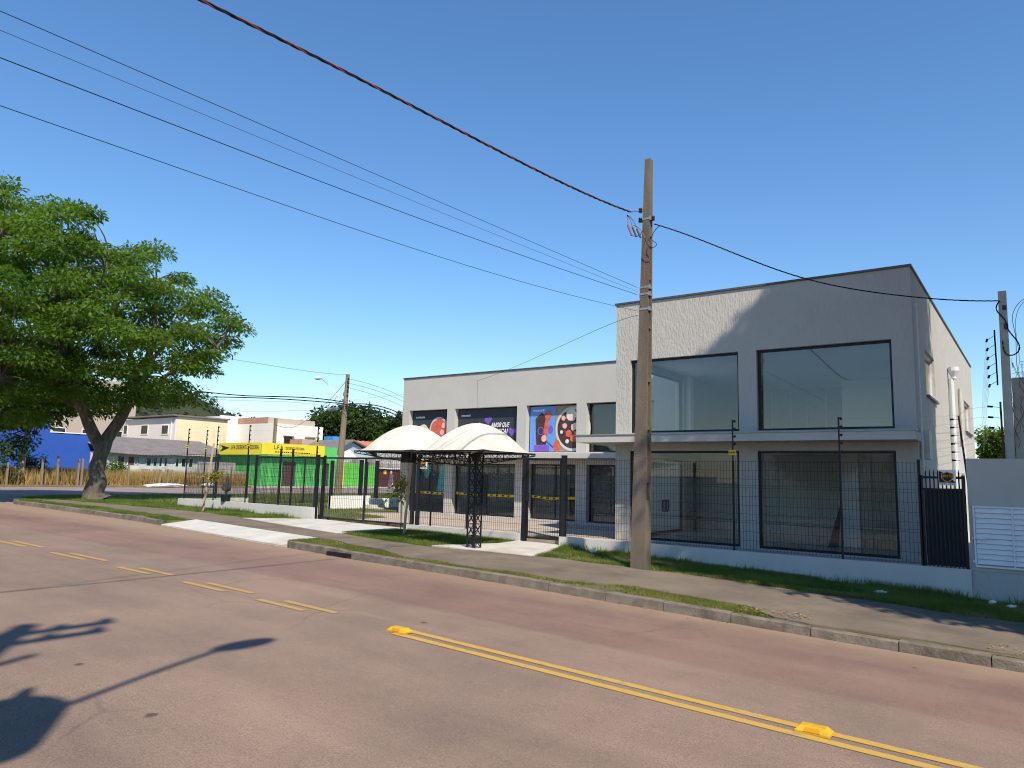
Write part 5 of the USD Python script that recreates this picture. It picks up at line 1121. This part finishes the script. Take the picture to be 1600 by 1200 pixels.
# ------------------------------------------------------------------ houses beyond the side street
def far_window(parent, X, y0, y1, z0, z1, frame=None, visor=False, name='window', glass=None):
    m_ = MB(); fw_ = .06
    m_.box(X, X + .05, y0, y1, z0, z0 + fw_).box(X, X + .05, y0, y1, z1 - fw_, z1).box(X, X + .05, y0, y0 + fw_, z0 + fw_, z1 - fw_).box(X, X + .05, y1 - fw_, y1, z0 + fw_, z1 - fw_)
    p = put(parent, name, m_, frame or SHUT); put(p, 'pane', MB().box(X + .004, X + .02, y0 + fw_, y1 - fw_, z0 + fw_, z1 - fw_), glass or GLASSFAR)
    if visor: put(parent, 'visor', MB().box(X + .002, X + .4, y0 - .15, y1 + .15, z1 + .08, z1 + .16), FARW)
def YZ(x, y, X): q = atX(x, y, X); return q[1], q[2]
bw = thing('blue_wall', 'bright blue boundary wall behind the vacant lot at left', 'wall', (-58, 20, .6))
ya = YZ(-60, 660, -58)[0]; yb, zb_ = YZ(80, 657, -58); yc, zc = YZ(142, 676, -58)
put(bw, 'wall', MB().box(-58.2, -58, ya, yb, .5, 4.98), BLUEW); put(bw, 'wall', MB().box(-58.2, -58, yb, yc + .6, .5, 4.32), BLUEW)
put(bw, 'cap', MB().box(-58.25, -57.95, yb + .01, yc + .6, 4.323, 4.4), FARW)
ob = thing('brick_building', 'tall unplastered orange brick building behind the big tree', 'building', (-76, 28, .6))
y0, z0 = YZ(60, 690, -74); y1, z1 = YZ(216, 600, -74)
put(ob, 'wall', MB().box(-84, -74, y0, y1, 3.2, z1), BRICKO); put(ob, 'plaster_base', MB().box(-84.02, -73.98, y0 - .02, y1 + .02, .4, 3.19), FARW)
for i in range(3):
    for zz_ in (4.2, 7.3): far_window(ob, -74 + .003, y0 + 1 + i * 2.6, y0 + 2.2 + i * 2.6, zz_, zz_ + 1.3, WHITEM)
# white and cream two storey house
hc_y, hc_z = YZ(275, 652, -62); he_y = YZ(356, 656, -62)[0]
wh = thing('white_house', 'white two storey house with cream gable side and three dark windows', 'house', (-62, hc_y, .6))
put(wh, 'wall', MB().box(-71, -62.002, hc_y, hc_y + .2, .5, hc_z), PINKW); put(wh, 'wall', MB().box(-62.2, -62, hc_y + .202, he_y, .5, hc_z + .12), CREAM, label='streaked cream side wall')
put(wh, 'wall', MB().box(-71, -70.8, hc_y + .2, he_y, .5, hc_z), PINKW)
put(wh, 'roof', MB().box(-71.3, -61.8, hc_y - .35, he_y + .1, hc_z + .125, hc_z + .25), ROOFG)
def winY(parent, Yw, xa, xb, z0, z1):
    m_ = MB().box(xa, xb, Yw - .05, Yw, z0, z0 + .07).box(xa, xb, Yw - .05, Yw, z1 - .07, z1).box(xa, xa + .07, Yw - .05, Yw, z0 + .07, z1 - .07).box(xb - .07, xb, Yw - .05, Yw, z0 + .07, z1 - .07)
    p = put(parent, 'window', m_, CREAMW); put(p, 'pane', MB().box(xa + .07, xb - .07, Yw - .03, Yw - .004, z0 + .07, z1 - .07), GLASSFAR)
for pa, pb_ in ((194, 199), (221, 231), (253, 263)):
    A, B = atY(pa, 664, hc_y), atY(pb_, 679, hc_y); winY(wh, hc_y, A[0], B[0], B[2], A[2])
put(wh, 'downpipe', MB().tube([(-62.5, hc_y - .06, 3), (-62.5, hc_y - .06, hc_z)], .05, 6), WHITEM)
wb = thing('white_building', 'large plain white building right of the cream gable', 'building', (-66, 44, .6))
y0, z0 = YZ(345, 650, -66); y1 = YZ(433, 661, -66)[0]
put(wb, 'wall', MB().box(-78, -66, y0, y1, .5, z0), FARW); put(wb, 'parapet', MB().box(-66.2, -66.001, y0, y1 - .01, z0 + .002, z0 + .1), FARW)
ch = thing('cream_house', 'pale cream upper storey with brick parapet and small dark window', 'house', (-60, 44, .6))
y0, z0 = YZ(428, 661, -60); y1 = YZ(505, 668, -60)[0]
put(ch, 'wall', MB().box(-70, -60, y0, y1, .5, z0), CREAMW)
p0 = YZ(424, 652, -61)[1]; put(ch, 'brick_parapet', MB().box(-69, -61, y0, y1 - .3, z0 + .002, p0), BRICKO)
a, b = YZ(444, 682, -60), YZ(456, 694, -60); far_window(ch, -59.997, a[0], b[0], b[1], a[1], SHUT, True)
a, b = YZ(476, 682, -60), YZ(492, 685, -60); put(ch, 'awning', MB().box(-59.99, -59.5, a[0], b[0], b[1], a[1]), GREYOLD)
a, b = YZ(472, 686, -58), YZ(512, 700, -58); put(ch, 'brick_annex', MB().box(-59.9, -58, a[0], b[0], .5, a[1]), BRICKO)
an = MB(); q0 = atX(412, 690, -64); an.tube([q0, q0 + [0, 0, 2]], .03, 5); an.tube([q0 + [0, -.6, 1.9], q0 + [0, .6, 1.9]], .02, 5); an.tube([q0 + [0, -.3, 1.4], q0 + [0, .4, 1.4]], .02, 5)
solo('aerial', an, GALV, 'thin television aerial in front of the large white building', 'aerial')
gp = atX(424, 760, -49.5); solo('house_post', MB().box(-49.6, -49.4, gp[1] - .1, gp[1] + .1, .6, atX(427, 653, -49.5)[2]), POLEW, 'grey wooden service post at the corner of the green shop', 'post')
# long shed with corrugated roof
sh = thing('long_shed', 'long pale shed with sagging grey corrugated roof behind the dry grass', 'shed', (-55, 27, .6))
ys_, zs_ = YZ(172, 700, -55); ye, ze = YZ(345, 712, -55)
put(sh, 'wall', MB().box(-55.2, -55, ys_, ye, .5, 3.0), MURAL)
put(sh, 'wall', MB().box(-60, -55.2, ys_, ys_ + .2, .5, 3.1), PINKW)
rb = MB(); n = 90; yy_ = np.linspace(ys_ - .3, ye + 1.5, n)
for i in range(n - 1):
    w0, w1 = .035 * (i % 2), .035 * ((i + 1) % 2); sg0, sg1 = [-.08 * math.sin((q - ys_) * .7) for q in (yy_[i], yy_[i + 1])]
    rb.hexa([(-54.5, yy_[i], 2.95 + w0 + sg0), (-54.5, yy_[i + 1], 2.95 + w1 + sg1), (-61, yy_[i + 1], 4.35 + w1), (-61, yy_[i], 4.35 + w0), (-54.5, yy_[i], 3.0 + w0 + sg0), (-54.5, yy_[i + 1], 3.0 + w1 + sg1), (-61, yy_[i + 1], 4.4 + w1), (-61, yy_[i], 4.4 + w0)])
put(sh, 'roof', rb, ROOFG)
for pa, pb_ in ((184, 196), (200, 212), (215, 219), (229, 238), (240, 247), (249, 255), (257, 263), (275, 281), (284, 292), (296, 303)):
    a, b = YZ(pa, 705, -55), YZ(pb_, 705, -55); far_window(sh, -54.997, a[0], b[0], 2.05, 2.8, MURAL, False, glass=GLASSFAR if pa > 214 else BROWND)
mw = thing('painted_wall', 'low worn teal and white painted wall along the vacant lot', 'wall', (-53, 28, .6))
y0, y1 = YZ(196, 730, -53)[0], YZ(318, 730, -53)[0]
wp = R(y0, y1, .5, 2.05)
for pa, pb_ in ((222, 237), (240, 252), (259, 273)):
    a, b = YZ(pa, 722, -53)[0], YZ(pb_, 722, -53)[0]
    for k in range(5): wp = wp.difference(R(a + (b - a) * k / 5, a + (b - a) * (k + .55) / 5, 1.6, 1.85))
put(mw, 'wall', wallX(wp, -53.15, -53), MURAL)
gw = thing('old_wall', 'stained old grey wall in front of the green shop', 'wall', (-50.5, 33, .6))
y0, y1, y2 = YZ(310, 730, -51)[0], YZ(368, 730, -51)[0], YZ(396, 740, -51)[0]
put(gw, 'wall', MB().box(-51.15, -51, y0, y1, .5, 2.5), GREYOLD); put(gw, 'wall', MB().box(-51.15, -51, y1, y2, .5, 1.85), GREYOLD)
put(gw, 'pier', MB().box(-50.9, -49.6, YZ(400, 740, -50)[0], YZ(418, 740, -50)[0], .5, 2.4), GREYOLD)
solo('tap_ledge', MB().box(-49.9, -49.3, YZ(420, 738, -49.6)[0], YZ(431, 738, -49.6)[0], 1.75, 1.85).box(-49.8, -49.5, YZ(422, 738, -49.6)[0], YZ(427, 738, -49.6)[0], .6, 1.745), BRICKO, 'brick and plaster post stump with flat top beside the green shop corner', 'stump')
# lot fence posts
for px_, top_y, lab in ((10, 722, 'left of the pale trunk'), (65, 715, 'first right of the pale trunk'), (90, 712, 'before the middle of the blue wall'), (121, 717, 'left of the big trunk'), (127, 716, 'closest to the big trunk on its left'), (201, 726, 'right of the big trunk before the shed'), (249, 734, 'before the middle of the painted wall'), (262, 733, 'second before the painted wall')):
    a = atX(px_, 750, -48.9); tp = atX(px_, top_y, -48.9)[2]; rr_ = random.Random(px_)
    solo('lot_post', MB().frust((-48.9, a[1], .6), (.12, .12), (-48.9 + rr_.uniform(-.1, .1), a[1] + rr_.uniform(-.1, .1), tp), (.1, .1)), POLEW, f'weathered fence post in the dry grass, {lab}', 'post', group='posts of the vacant lot')
# green shop
gs = thing('green_shop', 'bright green corner shop with yellow banners and brown shutters', 'shop', (-49, 34, .6))
cy0, _ = YZ(406, 757, -49); cy1 = YZ(524, 760, -49)[0]; zt_ = 4.05
dA, dB = [YZ(q, 740, -49)[0] for q in (441, 462)], [YZ(q, 740, -49)[0] for q in (505, 514)]
wp = R(cy0, cy1, .5, zt_).difference(R(*dA, .74, 2.75)).difference(R(*dB, .74, 2.7))
put(gs, 'wall', wallX(wp, -49.2, -49), GREENW); put(gs, 'wall', MB().box(-55, -49.2, cy0, cy0 + .2, .5, zt_), GREENW)
put(gs, 'roof', MB().box(-55, -49.2, cy0 + .2, cy1, zt_ - .3, zt_ - .15), ROOFG)
for dd in (dA, dB):
    for k in range(8):
        zk = .745 + k * .245; put(gs, 'shutter_slat', MB().box(-49.16, -49.1, dd[0] + .002, dd[1] - .002, zk, zk + .225), SHUT)
    put(gs, 'shutter_back', MB().box(-49.19, -49.165, dd[0], dd[1], .74, 2.7), SHUT)
put(gs, 'ledge', MB().box(-49.0 + .001, -48.6, cy0 - .4, YZ(507, 713, -49)[0], 3.1, 3.22), GREENW)
def banner(x, y0, y1, z0, z1, lab, texts):
    t = thing('banner', lab, 'banner', (x, y0, z0)); put(t, 'cloth', MB().box(x, x + .02, y0, y1, z0, z1), YELB)
    for txt, f0, wd, zf, h_ in texts:
        tm = meshkit.text_mesh(txt, h_, .006, True); v = np.asarray(tm.vertices); L_ = (y1 - y0)
        put(t, 'lettering', trimesh.Trimesh(np.column_stack([x + .021 + v[:, 2], y0 + L_ * f0 + (v[:, 0] - v[:, 0].min()) / np.ptp(v[:, 0]) * L_ * wd, z0 + (z1 - z0) * zf + v[:, 1]]), tm.faces, process=False), INK)
    r_ = np.random.default_rng(5); m_ = MB()
    for zf in (.2,):
        q = y0 + (y1 - y0) * .2
        while q < y1 - (y1 - y0) * .25: w_ = r_.uniform(.08, .2); m_.box(x + .021, x + .026, q, q + w_, z0 + (z1 - z0) * zf, z0 + (z1 - z0) * (zf + .09)); q += w_ + .06
    put(t, 'small_print', m_, INK); return t
bt = banner(-48.6, cy0 - .35, YZ(507, 705, -48.6)[0], 3.22, 4.12, 'bright yellow banner on the street side of the green shop', [('L.F.A', .18, .14, .48, .3), ('DESENTUPIDORA', .36, .3, .5, .2)])
bx = thing('banner', 'shaded yellow banner on the front side of the green shop', 'banner', (-55, cy0 - .4, 3.2))
xa = atY(343, 700, cy0 - .4)[0]; put(bx, 'cloth', MB().box(xa, -48.62, cy0 - .42, cy0 - .4, 3.15, 4.1), YELB)
put(bx, 'arrow', wallY(Polygon([(xa + .1, 3.95), (xa + 1.5, 3.72), (xa + .1, 3.4), (xa + .5, 3.72)]), cy0 - .43, cy0 - .422), INK)
tm = meshkit.text_mesh('LFA DESENTUPIDORA', .3, .006, True); v = np.asarray(tm.vertices); Lw = (-48.8 - xa - 1.7)
put(bx, 'lettering', trimesh.Trimesh(np.column_stack([xa + 1.65 + (v[:, 0] - v[:, 0].min()) / np.ptp(v[:, 0]) * Lw, cy0 - .423 - v[:, 2], 3.6 + v[:, 1]]), tm.faces, process=False), INK)
# gabled house, gates
gh = thing('gabled_house', 'blue grey house with low gable and orange tiled roof', 'house', (-52, 45, .6))
gy0, gz0 = YZ(508, 713, -53); gym, gzm = YZ(549, 690, -53); gy1, gz1 = YZ(592, 712, -53)
put(gh, 'gable_wall', wallX(Polygon([(gy0, .5), (gy1, .5), (gy1, gz0), (gym, gzm), (gy0, gz0)]), -53.2, -53), GABLE)
ym2, zm2 = YZ(546, 702, -52.99)
put(gh, 'gable_panel', wallX(Polygon([(YZ(516, 716, -52.99)[0], YZ(516, 716, -52.99)[1]), (YZ(560, 716, -52.99)[0], YZ(516, 716, -52.99)[1]), (ym2, zm2)]), -52.995, -52.97), FARW)
for (a, b) in (((gy0 - .4, gz0 - .1), (gym, gzm + .05)), ((gym, gzm + .05), (gy1 + .5, gz1 - .12))):
    put(gh, 'roof', MB().hexa([(-63, a[0], a[1]), (-52.6, a[0], a[1]), (-52.6, b[0], b[1]), (-63, b[0], b[1]), (-63, a[0], a[1] + .14), (-52.6, a[0], a[1] + .14), (-52.6, b[0], b[1] + .14), (-63, b[0], b[1] + .14)]), ROOFG)
orf = thing('orange_roof_house', 'house with bright orange tiled roof behind the gabled house', 'house', (-56, 52, .6))
oy0, oz0 = YZ(545, 690, -62); oy1, _ = YZ(660, 705, -62); oyb = YZ(600, 716, -56)[1]
put(orf, 'wall', MB().box(-66, -56.2, oy0 + .5, oy1, .5, oyb), GABLE)
n = 40; rb = MB(); yy_ = np.linspace(oy0 - 1, oy1 + 1, n)
for i in range(n - 1):
    w0, w1 = .06 * (i % 2), .06 * ((i + 1) % 2)
    rb.hexa([(-55.8, yy_[i], oyb - .05 + w0), (-55.8, yy_[i + 1], oyb - .05 + w1), (-63, yy_[i + 1], oz0 + .1 + w1), (-63, yy_[i], oz0 + .1 + w0), (-55.8, yy_[i], oyb + .05 + w0), (-55.8, yy_[i + 1], oyb + .05 + w1), (-63, yy_[i + 1], oz0 + .2 + w1), (-63, yy_[i], oz0 + .2 + w0)])
put(orf, 'roof', rb, ROOFO)
solo('blue_tank', MB().box(-63, -61.5, YZ(516, 680, -62)[0], YZ(530, 680, -62)[0], 4.2, YZ(520, 682, -62)[1]), BLUET, 'small blue roof structure left of the far power pole', 'water tank')
gg = thing('green_gate', 'bright green sheet gate in front of the gabled house', 'gate', (-49, 43, .6))
g0, g1 = YZ(537, 742, -49)[0], YZ(588, 742, -49)[0]; gt = YZ(560, 724, -49)[1]
for k in range(10):
    a, b = g0 + (g1 - g0) * k / 10, g0 + (g1 - g0) * (k + 1) / 10; put(gg, 'panel', MB().box(-49.05, -49, a + .01, b - .01, .74, gt - (.15 if k > 6 else 0)), GREENG)
put(gg, 'frame', MB().box(-49.12, -49.055, g0, g1, .74, gt - .2), GREENG)
solo('gate_pillar', MB().box(-49.2, -48.95, YZ(533, 742, -49)[0], YZ(537, 742, -49)[0] - .02, .6, gt + .15), YELB, 'pale yellow pillar at the left end of the green gate', 'pillar')
solo('green_wall', MB().box(-49.3, -49.1, YZ(514.5, 742, -49)[0], YZ(532.5, 742, -49)[0], .6, YZ(520, 722, -49)[1]), GREENW, 'short green wall between the shop and the green gate', 'wall')
bg = thing('brown_gate', 'dark brown gate behind the walking person', 'gate', (-49, 47, .6))
b0, b1 = YZ(591, 745, -49)[0], YZ(636, 745, -49)[0]; bz = YZ(605, 733, -49)[1]
for k in range(6):
    a, b = b0 + (b1 - b0) * k / 6, b0 + (b1 - b0) * (k + 1) / 6; put(bg, 'panel', MB().box(-49.05, -49, a + .008, b - .008, .74, bz), BROWNG)
put(bg, 'lintel', MB().box(-49.2, -48.8, b0 - .2, b1, bz + .003, bz + .12), FARW)
q = atX(602, 738, -48.98); put(bg, 'notice', MB().box(-48.997, -48.98, q[1] - .18, q[1] + .18, q[2] - .18, q[2] + .18), YSIGN)
sc = MB()
for k in range(5):
    th = np.linspace(0, 5.2, 18); rr_ = np.linspace(.3, .05, 18); yc_ = b0 + (b1 - b0) * (k + .5) / 5
    sc.tube(np.column_stack([np.full(18, -49.0), yc_ + rr_ * np.cos(th), bz + .42 + rr_ * np.sin(th)]), .015, 4)
put(bg, 'scrollwork', sc, WHITEM)
solo('pale_house', MB().box(-60, -52, b0, b1 + 4, .5, bz + .95), GREYOLD, 'low grey house behind the brown gate', 'house')
struct('side_pavement', sheet(Polygon([(-48.2, 33), (-48.2, 90), (-49.6, 90), (-49.6, 33)]), gz(.12), cell=1, skirt=.12), CONC)

# ------------------------------------------------------------------ the person walking
pp = atX(610, 768, -40); py = pp[1]; base = np.array([-40.0, py, float(g(-40)) + .01])
per = thing('person', 'walking person with grey hair, dark patterned top and long skirt, carrying a white bag', 'person', tuple(base))
hS = 1.5 / 1.75
def J(a, b, c): return base + np.array([c, a, b]) * hS      # a: along the walk (+Y), b: up, c: towards the viewer
def hull(bones):
    tot = m3.Manifold()
    for (p, r0), (q, r1) in bones:
        s0 = m3.Manifold.sphere(r0 * hS, 14).translate([float(t_) for t_ in p]); s1 = m3.Manifold.sphere(r1 * hS, 14).translate([float(t_) for t_ in q])
        tot = tot + m3.Manifold.hull(s0 + s1)
    m_ = tot.refine_to_length(.035).to_mesh(); tm = trimesh.Trimesh(m_.vert_properties[:, :3], m_.tri_verts); trimesh.smoothing.filter_taubin(tm, iterations=8); return tm
body = hull([((J(0, .92, -.09), .1), (J(-.16, .5, -.09), .075)), ((J(-.16, .5, -.09), .06), (J(-.36, .1, -.09), .045)), ((J(-.36, .08, -.09), .045), (J(-.24, .04, -.09), .035)),
             ((J(0, .92, .09), .1), (J(.14, .5, .09), .075)), ((J(.14, .5, .09), .06), (J(.2, .08, .09), .045)), ((J(.2, .06, .09), .045), (J(.34, .04, .09), .035)),
             ((J(0, .95, -.05), .14), (J(0, .95, .05), .14)), ((J(0, .95, 0), .15), (J(.02, 1.35, 0), .15)), ((J(.02, 1.38, -.14), .075), (J(.02, 1.38, .14), .075)), ((J(.02, 1.38, 0), .1), (J(.03, 1.52, 0), .055)),
             ((J(.03, 1.6, 0), .095), (J(.05, 1.66, 0), .095)), ((J(.1, 1.58, 0), .05), (J(.11, 1.62, 0), .05)), ((J(.15, 1.62, 0), .018), (J(.15, 1.6, 0), .02)),
             ((J(.02, 1.38, .18), .055), (J(-.1, 1.1, .22), .045)), ((J(-.1, 1.1, .22), .04), (J(-.04, .86, .24), .032)), ((J(-.04, .86, .24), .032), (J(-.02, .76, .24), .03)),
             ((J(.02, 1.38, -.18), .055), (J(.14, 1.1, -.22), .045)), ((J(.14, 1.1, -.22), .04), (J(.26, .92, -.24), .032)), ((J(.26, .92, -.24), .032), (J(.3, .84, -.24), .028))])
put(per, 'body', body, SKIN, True)
put(per, 'top', hull([((J(0, .9, -.05), .17), (J(0, .9, .05), .17)), ((J(0, .95, 0), .175), (J(.02, 1.36, 0), .165)), ((J(.02, 1.38, -.15), .09), (J(.02, 1.38, .15), .09)), ((J(.02, 1.38, .18), .068), (J(-.06, 1.2, .21), .062)), ((J(.02, 1.38, -.18), .068), (J(.1, 1.2, -.21), .062))]), CLOTHD, True)
put(per, 'skirt', hull([((J(0, .95, -.05), .175), (J(0, .95, .05), .175)), ((J(0, .9, -.06), .18), (J(-.12, .38, -.07), .15)), ((J(0, .9, .06), .18), (J(.1, .38, .07), .15)), ((J(-.12, .38, 0), .14), (J(.1, .38, 0), .14))]), CLOTHD, True)
put(per, 'hair', hull([((J(.0, 1.68, 0), .1), (J(-.03, 1.58, 0), .095)), ((J(.04, 1.71, 0), .08), (J(-.02, 1.7, 0), .09))]), HAIR, True)
for s_, a in ((-.09, -.3), (.09, .27)): put(per, 'shoe', hull([((J(a - .06, .045, s_), .05), (J(a + .12, .035, s_), .04))]), SHOE, True)
solo('carrier_bag', hull([((J(-.02, .68, .26), .03), (J(-.12, .4, .27), .1)), ((J(-.12, .4, .27), .1), (J(-.2, .3, .27), .11))]), CLOTHW, 'white bag hanging from the hand of the walking person', 'bag', True)

# ------------------------------------------------------------------ across the road, behind the viewer (seen only in reflections)
rbk = np.random.default_rng(77)
solo('front_wall', MB().box(-45, -14, -6.4, -6.2, 0, 2.2).box(-13.99, 25, -6.4, -6.2, -.2, 1.9), CREAMW, 'pale street wall across the road, reflected in the shop windows', 'wall')
bh = thing('opposite_house', 'pale house across the road, reflected in the shop windows', 'house', (-6, -14, 0))
put(bh, 'wall', MB().box(-14, 2, -20, -13, -.2, 3.2), FARW); put(bh, 'roof', MB().hexa([(-14.5, -20.5, 3.203), (2.5, -20.5, 3.203), (2.5, -12.5, 3.203), (-14.5, -12.5, 3.203), (-14.5, -16.6, 4.2), (2.5, -16.6, 4.2), (2.5, -16.4, 4.2), (-14.5, -16.4, 4.2)]), ROOFG)
for i, (x, y_) in enumerate(((-8.5, -4.6), (-3.6, -4.2), (1.2, -4.8), (-26, -5))):
    round_tree('pavement_tree', f'dark tree across the road reflected in the glass, number {"one two three four".split()[i]} from the left'.replace(', number', ', standing') if False else ['dark tree across the road reflected in the middle windows', 'dark tree across the road reflected beside the middle windows', 'dark tree across the road reflected in the right window', 'dark tree across the road reflected in the low block'][i], (x, y_, float(g(x)) + .1), 3.9, 3.4, LEAFD, 60, 90, .26, 90 + i, .38, .13, cr=.6)
